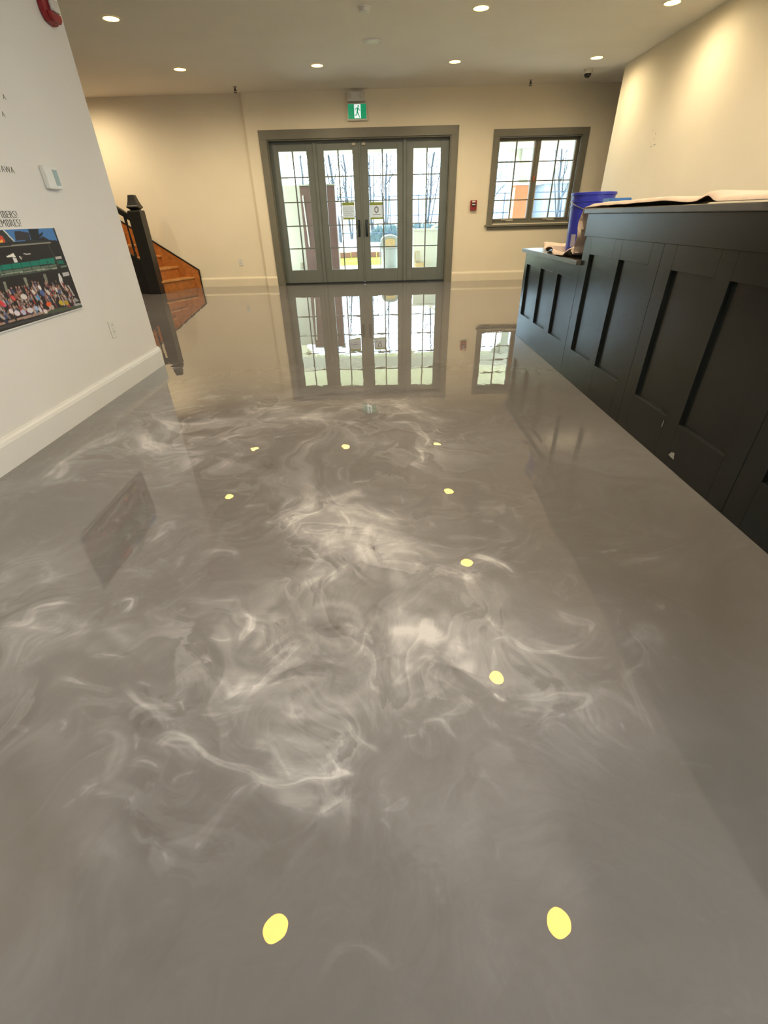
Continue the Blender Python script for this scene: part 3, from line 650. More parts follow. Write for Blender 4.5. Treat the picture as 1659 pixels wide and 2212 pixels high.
# double casement window
win1 = struct_empty('window_1', (2.68, YG0, .9))
def sash(gx0, gx1, gz0, gz1, fx0, fx1, fz0, fz1):
    obj('sash_stile', G().box(fx0, gx0, YG0, YG1, fz0, fz1), M['casing'], win1, .003)
    obj('sash_stile', G().box(gx1, fx1, YG0, YG1, fz0, fz1), M['casing'], win1, .003)
    obj('sash_rail', G().box(gx0, gx1, YG0, YG1, fz0, gz0), M['casing'], win1, .003)
    obj('sash_rail', G().box(gx0, gx1, YG0, YG1, gz1, fz1), M['casing'], win1, .003)
    xm = (gx0+gx1)/2; nz = 4; h = (gz1-gz0)/nz
    obj('muntin', G().box(xm-.011, xm+.011, YG0+.008, YG1-.008, gz0, gz1), M['casing'], win1)
    for k in range(1, nz):
        for a, b in ((gx0, xm-.011), (xm+.011, gx1)):
            obj('muntin', G().box(a, b, YG0+.008, YG1-.008, gz0+k*h-.009, gz0+k*h+.009), M['casing'], win1)
    for k in range(nz):
        for a, b in ((gx0, xm-.011), (xm+.011, gx1)):
            obj('pane', G().box(a, b, YG0+.020, YG0+.024, gz0+k*h+(.009 if k else 0), gz0+(k+1)*h-(.009 if k < nz-1 else 0)), M['glass'], win1)
    # pale insect-screen frame on the room side
    s = .012
    for q in ((gx0-.012, gx0-.012+s, gz0-.015, gz1+.012), (gx1, gx1+s, gz0-.015, gz1+.012), (gx0-.012, gx1+s, gz1, gz1+s), (gx0-.012, gx1+s, gz0-.015, gz0-.003)):
        obj('screen_frame', G().box(q[0], q[1], YG0-.012, YG0, q[2], q[3]), M['grey_plastic'], win1)
sash(2.03, 2.615, .975, 2.045, WX0+.022, 2.66, WZ0+.022, WZ1-.022)
sash(2.725, 3.30, .975, 2.045, 2.68, WX1-.022, WZ0+.022, WZ1-.022)
obj('mullion_post', G().box(2.66, 2.68, YG0-.01, YG1, WZ0+.022, WZ1-.022), M['casing'], win1)
for x in (2.32, 3.06):
    obj('crank', G().box(x-.06, x+.06, YG0-.05, YG0, .928, .955), M['grey_plastic'], win1, .004)
    obj('crank', G().tube([(x-.05, YG0-.045, .945), (x-.11, YG0-.05, .955), (x-.15, YG0-.045, .948)], .007, 8), M['grey_plastic'], win1)
obj('latch', G().box(2.655, 2.685, YG0-.03, YG0-.01, 1.50, 1.58), M['tan'], win1, .004)

# unseen window beside the camera, added for cool daylight on the left wall
rw = struct_empty('added_window', (XR, -.3, SZ0))
for k in range(4):
    y = SY0 + (SY1-SY0)*k/3
    obj('mullion_post', G().box(XR+.03, XR+.09, y-.03, y+.03, SZ0, SZ1), M['casing'], rw)
for z in (SZ0, SZ1):
    obj('frame_rail', G().box(XR+.03, XR+.09, SY0, SY1, z-.03, z+.03), M['casing'], rw)
# ------------------------------------------------------------------ reception desk
XD = 1.38
def desk_unit(name, y0, y1, ztop, panels, pz0, pz1, label, end_ledge=None):
    """panelled front facing the hall: y0 near end, y1 far end, panels = [(near y, far y)]"""
    r = thing(name, (XD+.3, (y0+y1)/2, 0), label, 'counter', 'reception desk sections')
    obj('body', G().box(XD+.022, 1.98, y0, y1, .0, ztop), M['desk'], r)
    gap = .0012
    ys = [y0+gap] + [v for p in panels for v in p] + [y1-gap]
    for a, b in zip(ys[0::2], ys[1::2]):
        obj('stile', G().box(XD, XD+.022, a, b, .0, ztop), M['desk'], r, .0015)
    for a, b in panels:
        obj('rail', G().box(XD, XD+.022, a, b, .0, pz0), M['desk'], r, .0015)
        obj('rail', G().box(XD, XD+.022, a, b, pz1, ztop), M['desk'], r, .0015)
        obj('panel', G().box(XD+.0185, XD+.0215, a, b, pz0, pz1), M['desk'], r)
    return r
SEAM = 3.525
low = desk_unit('desk_unit', SEAM, 4.895, .742, [(3.625, 3.945), (4.062, 4.383), (4.505, 4.815)], .214, .650,
                'low charcoal desk section with three recessed panels nearest the doors')
obj('ledge_top', G().box(XD-.03, 2.02, SEAM+.001, 4.935, .742, .772), M['desk_edge'], low, .004)
obj('toe_gap', G().box(XD-.001, XD+.01, 4.2, 4.893, .0, .006), M['dark'], low)
desk_unit('desk_unit', 2.525, SEAM, .915, [(2.632, 2.970), (3.062, 3.405)], .210, .815,
          'tall charcoal desk section with two recessed panels joining the low section')
tb = desk_unit('desk_unit', 1.540, 2.525, .915, [(1.643, 1.980), (2.082, 2.412)], .208, .810,
          'tall charcoal desk section with a grey tape scrap near its foot')
desk_unit('desk_unit', .545, 1.540, .915, [(.65, .985), (1.09, 1.432)], .208, .810,
          'tall charcoal desk section running out at the right edge of the picture')
ct = thing('bar_top', (XD+.2, 2.0, .915), 'long dark counter top with deep charcoal fascia under the cloth', 'counter top')
obj('fascia', G().box(XD-.012, 1.98, .545, SEAM, .915, 1.040), M['desk'], ct, .002)
obj('top_board', G().box(XD-.035, 2.05, .52, SEAM+.02, 1.040, 1.068), M['desk_edge'], ct, .004)
g = G().prism([(1.925, .052), (1.972, .055), (1.958, .075), (1.935, .082)], 'x', XD-.0022, XD-.0005)
tag(obj('tape_scrap', g, M['tape']), 'small scrap of grey tape stuck low on the desk front', 'tape')
g = G().prism([(2.090, .150), (2.094, .150), (2.0935, .183), (2.0905, .183)], 'x', XD-.0018, XD-.0005)
tag(obj('paint_chip', g, M['tape']), 'thin pale scratch standing upright low on the desk front', 'scratch')

# drop cloth over the counter, down its far end and along the ledge
def noise1(x, y, s):
    return (math.sin(x*7.1+s)*math.cos(y*9.3+s*1.7) + math.sin(x*17.3+y*5.1+s*2.3)*.5 + math.sin(y*23.7-x*3.9+s)*.35)/1.6
def drop_cloth():
    path = []
    for i in range(90): path.append((1.12 + (3.50-1.12)*i/89, 1.072))
    for i in range(1, 6): a = i/5*math.pi/2; path.append((3.545+.028*math.sin(a)+.02*i/5, 1.050+.022*math.cos(a)))
    for i in range(1, 26): t = i/26; path.append((3.593+.020*math.sin(t*9)+.012*t, 1.05-(1.05-.80)*t))
    for i in range(1, 46): t = i/45; path.append((3.62+(4.80-3.62)*t, .800-.024*min(1, t*5)))
    nt = 26; g = G(); g.smooth = True
    L = 0; prev = path[0]
    rows = []
    for k, (y, z) in enumerate(path):
        L += math.hypot(y-prev[0], z-prev[1]); prev = (y, z)
        on_top = k < 90; wall = 90 <= k < 121; led = k >= 121
        for j in range(nt):
            t = (j/(nt-1))**2.2
            if on_top:
                x0 = 1.352 + .014*math.sin(L*6.0+.6) + .008*math.sin(L*17)
                x1 = 2.00
            elif wall:
                x0 = 1.352 + .010*math.sin(L*21); x1 = 1.96
            else:
                u = (k-121)/45
                x0 = 1.352 + max(0, u-.35)*.26 + .020*math.sin(u*21) + .012*math.sin(u*47); x1 = 1.93
            x = x0 + (x1-x0)*t
            n = noise1(L*1.0, x*1.6, 1.3)
            amp = .010 if on_top else (.012 if led else 0)
            dz = max(0, n)*amp*(.6+t) + .002
            if on_top or led: dz += .016*(1-math.exp(-(x-x0)/.008))*(1-.5*t)
            if on_top:
                # two lifted folds of the front edge
                for c, w, hgt in ((1.98+.30, .055, .022), (1.60, .12, .020), (2.72, .25, .010), (3.1, .12, .006)):
                    dz += hgt*math.exp(-((y-c)/w)**2)*(1-.35*t)
                dz += .010*max(0, math.sin(y*5.2+.8))*t
                if y > 3.31 and x > 1.40: dz = .003
            if led:
                u = (k-121)/45
                dz += .038*max(0, math.sin(u*15+.9))**2*math.exp(-t*2.0) + .018*max(0, math.sin(u*9+2))*t
                if 1.40 < x < 1.98 and 3.83 < y < 4.24: dz *= .0
            dy = .012*noise1(x*2.4, z*6, 4.1) + .010*math.sin(z*34+x*5) if wall else 0
            g.v.append((x, y+abs(dy)*.8, z+dz))
        rows.append(k)
    n = len(path)
    for k in range(n-1):
        for j in range(nt-1):
            a = k*nt+j; g.f.append((a, a+1, a+nt+1, a+nt))
    o = obj('drop_cloth', g, M['cloth'])
    s = o.modifiers.new('thickness', 'SOLIDIFY'); s.thickness = .004; s.offset = 1
    return tag(o, 'crumpled beige canvas drop cloth draped over the desk counter', 'cloth')
drop_cloth()

# blue bucket on the ledge
BX, BY, BZ = 1.580, 4.035, .784
r = thing('bucket', (BX, BY, BZ), 'tall royal blue plastic bucket standing on the cloth', 'bucket')
prof = [(.128, 0), (.132, .004), (.139, .12), (.147, .290), (.151, .292), (.151, .300), (.148, .302), (.149, .325), (.154, .327), (.154, .335), (.150, .337),
        (.151, .365), (.158, .367), (.158, .382), (.150, .384), (.148, .380), (.136, .03), (.05, .012)]
obj('shell', G().lathe(prof, 40, (BX, BY, BZ), cap=False), M['blue'], r)
obj('base', G().lathe([(.128, 0), (.130, .008), (.13, .03)], 40, (BX, BY, BZ)), M['blue'], r)
pts = []
for i in range(17):
    a = math.pi*i/16
    pts.append((BX + .155*math.cos(a), BY - .155*math.sin(a)*.98, BZ+.33 - .06*math.sin(a)))
obj('handle', G().tube(pts, .0025, 6), M['metal'], r)
ga = G()
a0, a1 = -2.78, -2.48
for i in range(9):
    a = a0 + (a1-a0)*i/8
    for z, rr in ((.045, .1372), (.125, .1412)): ga.v.append((BX+rr*math.cos(a), BY+rr*math.sin(a), BZ+z))
for i in range(8): ga.f.append((2*i, 2*i+2, 2*i+3, 2*i+1))
obj('label', ga, M['sticker'], r)
tag(obj('blue_box', G().box(1.425, 1.56, 3.37, 3.475, 1.0805, 1.118), M['light_blue'], bevel=.004), 'flat light blue plastic box lying on the cloth beside the bucket', 'box')

# ------------------------------------------------------------------ staircase
st = thing('staircase', (-4.6, 9.15, 0), 'orange stained wooden staircase with black newel rising along the back wall', 'staircase')
RISE = .183
def nose(k):   # x of the k-th nosing (1..) at the front (y=8.86) and at the wall (y=9.57)
    return {1: (-3.87, -3.50), 2: (-3.97, -3.765), 3: (-4.12, -4.03)}.get(k, (-4.12-.265*(k-3), -4.03-.265*(k-3)))
YS0, YS1 = 8.845, 9.552
for k in range(1, 10):
    f0, b0 = nose(k); f1, b1 = nose(k+1)
    z = RISE*k
    obj('tread', G().prism([(f0, YS0), (b0, YS1), (b1-.03, YS1), (f1-.03, YS0)], 'z', z-.032, z), M['tread_wood'], st, .006)
    obj('riser', G().prism([(f0-.025, YS0), (b0-.025, YS1), (b0-.045, YS1), (f0-.045, YS0)], 'z', z-RISE, z-.032), M['orange_wood'], st)
sl = .665
top = [(-3.41, 0), (-3.41, .285), (-4.18, .797), (-6.5, .797+2.32*sl), (-6.5, 0)]
obj('wall_skirt', G().prism(top, 'y', 9.553, 9.58), M['orange_wood'], st)
cap = [(-3.41, 0), (-3.392, 0), (-3.392, .295), (-4.18, .819), (-6.5, .819+2.32*sl), (-6.5, .797+2.32*sl), (-4.18, .797), (-3.41, .285)]
obj('skirt_cap', G().prism(cap, 'y', 9.548, 9.58), M['black_wood'], st)
obj('closed_stringer', G().prism([(-3.99, 0), (-3.99, .47), (-4.10, .53), (-6.5, .53+2.4*sl), (-6.5, 0)], 'y', 8.80, 8.845), M['black_wood'], st)
def loft_square(secs, c):
    g = G()
    for w, z in secs:
        for sx, sy in ((-1, -1), (1, -1), (1, 1), (-1, 1)): g.v.append((c[0]+sx*w/2, c[1]+sy*w/2, z))
    n = len(secs)
    for k in range(n-1):
        for i in range(4):
            j = (i+1) % 4; g.f.append((4*k+i, 4*k+j, 4*k+4+j, 4*k+4+i))
    g.f.append((3, 2, 1, 0)); g.f.append(tuple(4*(n-1)+i for i in range(4)))
    return g
NC = (-3.955, 8.835)
nw = obj('newel_post', loft_square([(.20, .0), (.20, 1.205), (.185, 1.222)], NC), M['black_wood'], st, .004)
obj('finial', loft_square([(.12, 1.222), (.125, 1.235), (.185, 1.258), (.19, 1.272), (.165, 1.290), (.13, 1.345), (.105, 1.40), (.095, 1.425), (.06, 1.43)], NC), M['black_wood'], nw, .004)
rail = [(-4.03, 1.075), (-4.03, 1.165), (-4.10, 1.195), (-6.5, 1.195+2.4*sl), (-6.5, 1.105+2.4*sl), (-4.10, 1.095)]
obj('handrail', G().prism(rail, 'y', 8.79, 8.86), M['black_wood'], st, .008)
for i in range(12):
    x = -4.155 - .125*i; zb = .53 + (-4.10-x)*sl; zt = 1.10 + (-4.10-x)*sl
    h = zt-zb
    obj('baluster', G().lathe([(.020, 0), (.020, .12*h), (.013, .15*h), (.019, .30*h), (.012, .62*h), (.013, .80*h), (.020, .84*h), (.024, h)], 10, (x, 8.824, zb)), M['black_wood'], st)

# ------------------------------------------------------------------ ceiling fittings
def downlight(x, y, label, group):
    r = thing('downlight', (x, y, H), label, 'ceiling light', group)
    obj('trim_ring', G().lathe([(.0715, H-.0005), (.073, H-.006), (.088, H-.004), (.090, H-.0005)], 32, (x, y, 0), cap=False), M['white_plastic'], r)
    obj('lens', G().lathe([(.072, H-.004), (.072, H-.001)], 32, (x, y, 0)), M['lamp_lens'], r)
    l = bpy.data.lights.new('downlight_lamp', 'SPOT'); l.energy = LAMP_W*(.55 if x > 2.5 else 1); l.color = LAMP_COL
    l.spot_size = math.radians(176); l.spot_blend = 1.0; l.shadow_soft_size = 0.0
    lo = bpy.data.objects.new('lamp', l); COL.objects.link(lo); lo.parent = r; lo.location = (0, 0, -.008)
    return r
LX = (-2.566, -.768, 1.033, 2.882)
RY = (8.13, 6.32, 4.52, 2.77, .95)
far_lab = ['lit round downlight in the far ceiling row nearest the stairs', 'lit round downlight in the far ceiling row left of the exit sign',
           'lit round downlight in the far ceiling row above the right door side', 'lit round downlight in the far ceiling row beside the dome camera']
for x, lb in zip(LX, far_lab): downlight(x, RY[0], lb, 'ceiling downlights')
for i, lb in ((0, 'lit round downlight of the nearer ceiling row by the white left wall'), (2, 'lit round downlight of the nearer ceiling row right of the smoke detector'),
              (3, 'lit round downlight of the nearer ceiling row close to the right wall')):
    downlight(LX[i], RY[1], lb, 'ceiling downlights')
over = [(2, 2, 'ceiling downlight overhead whose reflection lies third down the right row of floor spots'),
        (2, 3, 'ceiling downlight overhead whose reflection is the large floor spot right of the bright swirls'),
        (2, 4, 'ceiling downlight overhead whose reflection is the lowest floor spot on the right'),
        (1, 4, 'ceiling downlight overhead whose reflection is the lowest floor spot on the left')]
for i, k, lb in over: downlight(LX[i], RY[k], lb, 'downlights overhead')
for y in RY[2:]: downlight(LX[3], y, 'lit round ceiling downlight over the desk, outside the picture', 'downlights overhead')
downlight(-4.6, 8.75, 'lit round ceiling downlight over the stairs behind the partition', 'downlights overhead')
downlight(-4.37, 6.32, 'lit round ceiling downlight over the stairs behind the partition', 'downlights overhead')

r = thing('smoke_detector', (-.098, 6.22, H), 'small round white smoke detector on the ceiling', 'smoke detector')
obj('base_plate', G().lathe([(.058, H-.010), (.060, H)], 32, (-.098, 6.22, 0)), M['white_plastic'], r)
obj('cover', G().lathe([(.030, H-.040), (.048, H-.034), (.054, H-.018), (.054, H-.010)], 32, (-.098, 6.22, 0)), M['white_plastic'], r)
r = thing('ceiling_disc', (-.037, 7.21, H), 'flat round white cover plate on the ceiling behind the smoke detector', 'ceiling plate')
obj('plate', G().lathe([(.090, H-.012), (.100, H-.006), (.102, H)], 36, (-.037, 7.21, 0)), M['white_plastic'], r)
obj('rim', G().lathe([(.102, H-.008), (.108, H-.006), (.110, H-.0005)], 36, (-.037, 7.21, 0), cap=False), M['white_plastic'], r)
def sprinkler(x, y, label):
    r = thing('sprinkler_head', (x, y, H), label, 'sprinkler', 'ceiling sprinkler heads')
    obj('escutcheon', G().lathe([(.016, H-.010), (.034, H-.004), (.036, H)], 20, (x, y, 0)), M['metal'], r)
    obj('stem', G().lathe([(.010, H-.050), (.010, H-.008)], 12, (x, y, 0)), M['dark_metal'], r)
    for s in (-1, 1): obj('frame_arm', G().tube([(x+s*.010, y, H-.030), (x+s*.018, y, H-.045), (x+s*.004, y, H-.066)], .003, 6), M['dark_metal'], r)
    obj('deflector', G().lathe([(.026, H-.070), (.026, H-.067)], 16, (x, y, 0)), M['dark_metal'], r)
sprinkler(-2.117, 9.133, 'small dark sprinkler head on the ceiling left of the exit sign')
sprinkler(2.327, 9.212, 'small dark sprinkler head on the ceiling above the window')
r = thing('dome_camera', (3.0, 8.72, H), 'small ceiling dome camera with dark bubble', 'camera')
obj('housing', G().lathe([(.055, H-.045), (.058, H-.04), (.062, H)], 28, (3.0, 8.72, 0)), M['white_plastic'], r)
obj('dome', G().lathe([(.004, H-.092), (.022, H-.088), (.038, H-.074), (.046, H-.058), (.048, H-.045)], 28, (3.0, 8.72, 0)), M['dark'], r)

# ------------------------------------------------------------------ back wall fittings
ex = thing('exit_sign', (-.315, D, 2.35), 'green running man exit sign above the doors', 'exit sign')
obj('housing', G().box(-.472, -.158, D-.055, D-.0005, 2.345, 2.553), M['white_plastic'], ex, .004)
obj('green_panel', G().box(-.458, -.172, D-.0575, D-.055, 2.365, 2.543), M['green'], ex)
obj('white_panel', G().box(-.360, -.258, D-.0590, D-.0575, 2.372, 2.540), M['exit_white'], ex)
def limb(g, a, b, w0, w1):
    a, b = Vector(a), Vector(b); d = (b-a).normalized(); n = Vector((-d.y, d.x))
    p = [a+n*w0, a-n*w0, b-n*w1, b+n*w1]
    g.prism([(q.x, q.y) for q in p], 'y', D-.0605, D-.0588); return g
g = G()
cxm, c0 = -.305, 2.372
g.prism([(cxm+.010+.011*math.cos(a*math.pi/6), c0+.145+.012*math.sin(a*math.pi/6)) for a in range(12)], 'y', D-.0605, D-.0588)
limb(g, (cxm+.004, c0+.130), (cxm-.008, c0+.072), .012, .011)
limb(g, (cxm+.006, c0+.126), (cxm+.028, c0+.098), .006, .005); limb(g, (cxm+.028, c0+.098), (cxm+.042, c0+.088), .005, .004)
limb(g, (cxm-.004, c0+.124), (cxm-.032, c0+.118), .006, .005); limb(g, (cxm-.032, c0+.118), (cxm-.038, c0+.092), .005, .004)
limb(g, (cxm-.006, c0+.078), (cxm+.012, c0+.044), .008, .007); limb(g, (cxm+.012, c0+.044), (cxm+.028, c0+.008), .007, .005)
limb(g, (cxm-.010, c0+.078), (cxm-.016, c0+.042), .008, .006); limb(g, (cxm-.016, c0+.042), (cxm-.046, c0+.036), .006, .005)
obj('running_figure', g, M['green'], ex)
em = thing('emergency_light', (-.325, D, 2.56), 'pale twin-head emergency light unit above the exit sign', 'emergency light')
obj('battery_box', G().box(-.46, -.19, D-.085, D-.0005, 2.575, 2.685), M['white_plastic'], em, .006)
for x in (-.425, -.225):
    h = obj('lamp_head', G().lathe([(.020, -.045), (.034, -.02), (.036, 0)], 20, (x, D-.085, 2.63), axis='y'), M['white_plastic'], em)
    obj('lamp_glass', G().lathe([(.027, -.052), (.029, -.045)], 20, (x, D-.085, 2.63), axis='y'), M['lens'], h)
ps = thing('fire_alarm_station', (1.645, D, 1.10), 'red fire alarm pull station on the wall between doors and window', 'fire alarm')
obj('body', G().box(1.592, 1.700, D-.045, D-.0005, 1.105, 1.252), M['red'], ps, .006)
obj('handle', G().box(1.612, 1.680, D-.056, D-.045, 1.165, 1.212), M['dark'], ps, .003)
obj('label_strip', G().box(1.620, 1.672, D-.0575, D-.056, 1.182, 1.197), M['white_plastic'], ps)
obj('key_plate', G().box(1.618, 1.674, D-.048, D-.045, 1.222, 1.242), M['white_plastic'], ps)
def outlet(name, axis, c, label):
    """duplex socket: plate, two faces, screw"""
    r = thing(name, c, label, 'outlet')
    def b(a0, a1, d0, d1, z0, z1):
        if axis == 'y': return G().box(c[0]+a0, c[0]+a1, c[1]-d1, c[1]-d0, c[2]+z0, c[2]+z1)
        return G().box(c[0]+d0, c[0]+d1, c[1]+a0, c[1]+a1, c[2]+z0, c[2]+z1)
    obj('cover_plate', b(-.037, .037, .0005, .006, -.058, .058), M['white_plastic'], r, .003)
    for z in (-.024, .024):
        f = obj('socket_face', b(-.017, .017, .006, .0085, z-.017, z+.017), M['white_plastic'], r, .002)
        for s in (-.007, .007): obj('slot', b(s-.0013, s+.0013, .0085, .0090, z-.002, z+.010), M['dark'], f)
    obj('screw', b(-.003, .003, .006, .0075, -.003, .003), M['metal'], r)
    return r
outlet('wall_outlet', 'y', (-2.60, D+.06, .40), 'white wall outlet low on the cream wall left of the doors')
outlet('wall_outlet', 'x', (XL, 3.467, .418), 'white wall outlet low on the white wall under the poster')
# plaster patch with screw holes on the right wall
wm = thing('wall_anchor', (XR, 7.16, 1.78), 'cluster of small screw holes and scuffs on the right wall', 'wall mark')
for dy, dz, a, b in ((0, .0, .006, .010), (.03, -.07, .022, .005), (-.05, -.06, .030, .006), (-.01, .05, .005, .012), (.08, .09, .006, .006)):
    obj('hole', G().box(XR-.0016, XR-.0002, 7.16+dy-a, 7.16+dy+a, 1.78+dz-b, 1.78+dz+b), M['grey_plastic'], wm)

# ------------------------------------------------------------------ left wall fittings
th = thing('thermostat', (XL, 3.325, 1.23), 'white wall thermostat with grey-green screen', 'thermostat')
obj('body', G().box(XL+.0005, XL+.030, 3.262, 3.388, 1.232, 1.344), M['white_plastic'], th, .006)
obj('screen', G().box(XL+.030, XL+.0315, 3.335, 3.378, 1.250, 1.328), M['teal'], th)
fa = thing('fire_strobe', (XL, 3.875, 2.05), 'red fire alarm strobe high on the white wall', 'fire alarm')
g = G().prism([(3.805, 2.10), (3.83, 2.062), (3.90, 2.052), (3.935, 2.075), (3.935, 2.30), (3.805, 2.30)], 'x', XL+.0005, XL+.040)
obj('body', g, M['red'], fa, .008)
obj('hood', G().prism([(3.815, 2.080), (3.84, 2.066), (3.90, 2.060), (3.925, 2.08), (3.925, 2.105), (3.815, 2.105)], 'x', XL+.040, XL+.062), M['red'], fa, .006)
obj('lens', G().box(XL+.040, XL+.066, 3.850, 3.928, 2.108, 2.165), M['lens'], fa, .010)
def text(body, size, y, z, m, label):
    c = bpy.data.curves.new('txt', 'FONT'); c.body = body; c.size = size; c.align_x = 'RIGHT'; c.extrude = .0008; c.space_character = 1.06; c.offset = -.022*size
    t = bpy.data.objects.new('txt', c); COL.objects.link(t)
    bpy.context.view_layer.update()
    me = bpy.data.meshes.new_from_object(t.evaluated_get(bpy.context.evaluated_depsgraph_get()))
    bpy.data.objects.remove(t)
    me.materials.clear(); me.materials.append(m)
    o = bpy.data.objects.new('wall_lettering', me); COL.objects.link(o)
    o.matrix_world = Matrix(((0, 0, 1, XL+.0012), (.98, 0, 0, y), (0, 1, 0, z), (0, 0, 0, 1)))
    return tag(o, label, 'lettering')
text('MEMBERS!', .048, 2.925, 1.090, M['ink'], 'dark grey wall lettering reading MEMBERS! on the upper line')
text('MEMBRES!', .048, 2.928, 1.052, M['ink'], 'dark grey wall lettering reading MEMBRES! just above the poster')
text('OTTAWA', .042, 3.035, 1.290, M['grey_ink'], 'small grey wall lettering ending in AWA left of the thermostat')
text('A', .034, 3.190, 1.610, M['grey_ink'], 'upper of two cut-off grey letters at the picture edge')
text('A', .034, 3.130, 1.532, M['grey_ink'], 'lower of two cut-off grey letters at the picture edge')
# ------------------------------------------------------------------ group photograph poster (flat print on a board)
PRINT_SHAPES = [
((62,62,58),[(-0.124,0.189),(-0.125,0.184),(1.021,0.0),(1.021,0.007)]),
((38,34,32),[(0.119,0.898),(0.456,0.868),(0.987,0.859),(1.022,-0.009),(-0.144,0.13)]),
((66,112,168),[(0.164,1.03),(0.983,1.0),(0.984,0.852),(0.902,0.866),(0.851,0.911),(0.719,0.868),(0.566,0.875),(0.517,0.995),(0.153,0.998)]),
((52,50,56),[(0.597,0.977),(0.645,0.98),(0.73,0.959),(0.713,0.88),(0.579,0.884)]),
((34,36,40),[(0.725,1.0),(0.831,0.998),(0.817,0.936),(0.869,0.964),(0.849,0.923),(0.802,0.895),(0.9,0.859),(0.718,0.861),(0.73,0.959)]),
((44,44,44),[(0.564,0.868),(0.725,0.884),(0.96,0.848),(0.909,0.836),(0.447,0.841),(0.1,0.843),(0.109,0.87),(0.454,0.864)]),
((50,52,50),[(0.151,0.989),(0.513,0.995),(0.566,0.875),(0.491,0.87),(0.111,0.875)]),
((205,205,195),[(0.508,0.993),(0.519,0.993),(0.569,0.877),(0.56,0.875)]),
((190,70,55),[(0.36,0.952),(0.481,0.943),(0.491,0.875),(0.33,0.868)]),
((220,160,60),[(0.436,0.886),(0.472,0.905),(0.469,0.875),(0.43,0.87)]),
((128,128,116),[(0.1,0.843),(0.446,0.839),(0.909,0.843),(0.904,0.832),(0.443,0.83),(0.097,0.834)]),
((20,110,95),[(0.039,0.666),(0.382,0.655),(0.646,0.655),(0.882,0.659),(0.872,0.595),(0.596,0.598),(0.363,0.598),(0.022,0.616)]),
((16,92,80),[(0.887,0.623),(0.966,0.625),(0.972,0.57),(0.896,0.58)]),
((86,102,90),[(0.021,0.614),(0.362,0.595),(0.885,0.584),(0.88,0.55),(0.352,0.566),(0.012,0.586)]),
((150,152,140),[(0.011,0.584),(0.351,0.564),(0.875,0.545),(0.873,0.532),(0.348,0.557),(0.008,0.575)]),
((70,80,72),[(0.008,0.575),(0.348,0.557),(0.873,0.53),(0.875,0.52),(0.339,0.53),(0.001,0.555)]),
((170,165,165),[(0.898,0.67),(0.966,0.668),(0.965,0.641),(0.898,0.639)]),
((168,165,168),[(0.909,0.468),(0.983,0.468),(0.981,0.423),(0.909,0.425)]),
((90,110,90),[(0.916,0.552),(0.988,0.552),(0.987,0.532),(0.916,0.532)]),
((118,120,108),[(0.333,0.484),(0.355,0.486),(0.344,0.382),(0.324,0.375)]),
((118,120,108),[(0.513,0.495),(0.539,0.491),(0.531,0.391),(0.512,0.386)]),
((112,114,104),[(0.701,0.495),(0.734,0.493),(0.728,0.391),(0.707,0.382)]),
((190,190,195),[(0.862,0.468),(0.876,0.47),(0.887,0.414),(0.874,0.291),(0.857,0.295),(0.846,0.384)]),
((60,58,52),[(0.867,0.832),(0.876,0.832),(0.906,0.541),(0.897,0.539)]),
((215,212,205),[(0.446,0.732),(0.515,0.759),(0.524,0.714),(0.451,0.725)]),
((205,205,205),[(0.491,0.711),(0.522,0.707),(0.524,0.661),(0.492,0.661)]),
((190,186,180),[(0.551,0.72),(0.562,0.718),(0.564,0.691),(0.58,0.716),(0.581,0.711),(0.562,0.68)]),
((200,198,190),[(0.597,0.743),(0.664,0.736),(0.669,0.727),(0.626,0.727)]),
((150,125,115),[(-0.131,0.166),(0.187,0.086),(0.689,0.084),(0.725,0.052),(0.18,0.066),(-0.14,0.139)]),
((70,78,62),[(0.687,0.08),(1.036,0.032),(1.024,-0.005),(0.507,0.043)]),
((60,58,62),[(-0.144,0.13),(0.174,0.05),(1.021,0.007),(1.022,-0.009),(0.166,0.025),(-0.149,0.111)]),
((150,150,155),[(0.908,0.064),(1.018,0.059),(1.021,0.027),(0.916,0.039)]),
((140,138,140),[(0.922,0.136),(0.957,0.139),(0.987,0.089),(0.94,0.091)]),
((165,160,155),[(0.909,0.316),(0.93,0.305),(0.958,0.161),(0.93,0.175),(0.927,0.257)]),
]
PRINT_PEOPLE = [
(0.651,0.143,0.0261,0.027,(205,85,45)),
(0.78,0.123,0.0243,0.033,(170,150,45)),
(0.835,0.107,0.0225,0.0312,(165,140,40)),
(0.264,0.261,0.0144,0.0246,(190,75,110)),
(0.251,0.282,0.0099,0.033,(190,55,50)),
(0.573,0.248,0.0135,0.0276,(85,135,180)),
(0.452,0.293,0.0261,0.027,(195,190,190)),
(0.36,0.302,0.0144,0.0258,(190,75,70)),
(0.456,0.134,0.0288,0.0258,(190,185,190)),
(0.629,0.289,0.0207,0.0384,(75,90,140)),
(0.551,0.32,0.0126,0.03,(190,185,180)),
(0.782,0.286,0.0135,0.0312,(195,190,190)),
(0.801,0.257,0.0135,0.033,(70,85,120)),
(0.688,0.28,0.0135,0.0318,(185,178,172)),
(0.625,0.352,0.0108,0.0204,(200,200,205)),
(0.519,0.139,0.0171,0.0234,(150,165,200)),
(0.226,0.084,0.0153,0.0288,(48,52,72)),
(0.339,0.139,0.0234,0.0264,(200,190,200)),
(0.394,0.132,0.0207,0.0276,(165,165,190)),
(0.298,0.175,0.0162,0.0288,(200,190,190)),
(0.549,0.105,0.0135,0.0276,(185,185,190)),
(0.59,0.077,0.0171,0.0132,(200,190,190)),
(0.672,0.102,0.018,0.0204,(170,150,140)),
]
CROWD_TOP = [(-0.053, 0.393), (0.282, 0.364), (0.422, 0.377), (0.557, 0.398), (0.873, 0.357), (0.917, 0.214)]
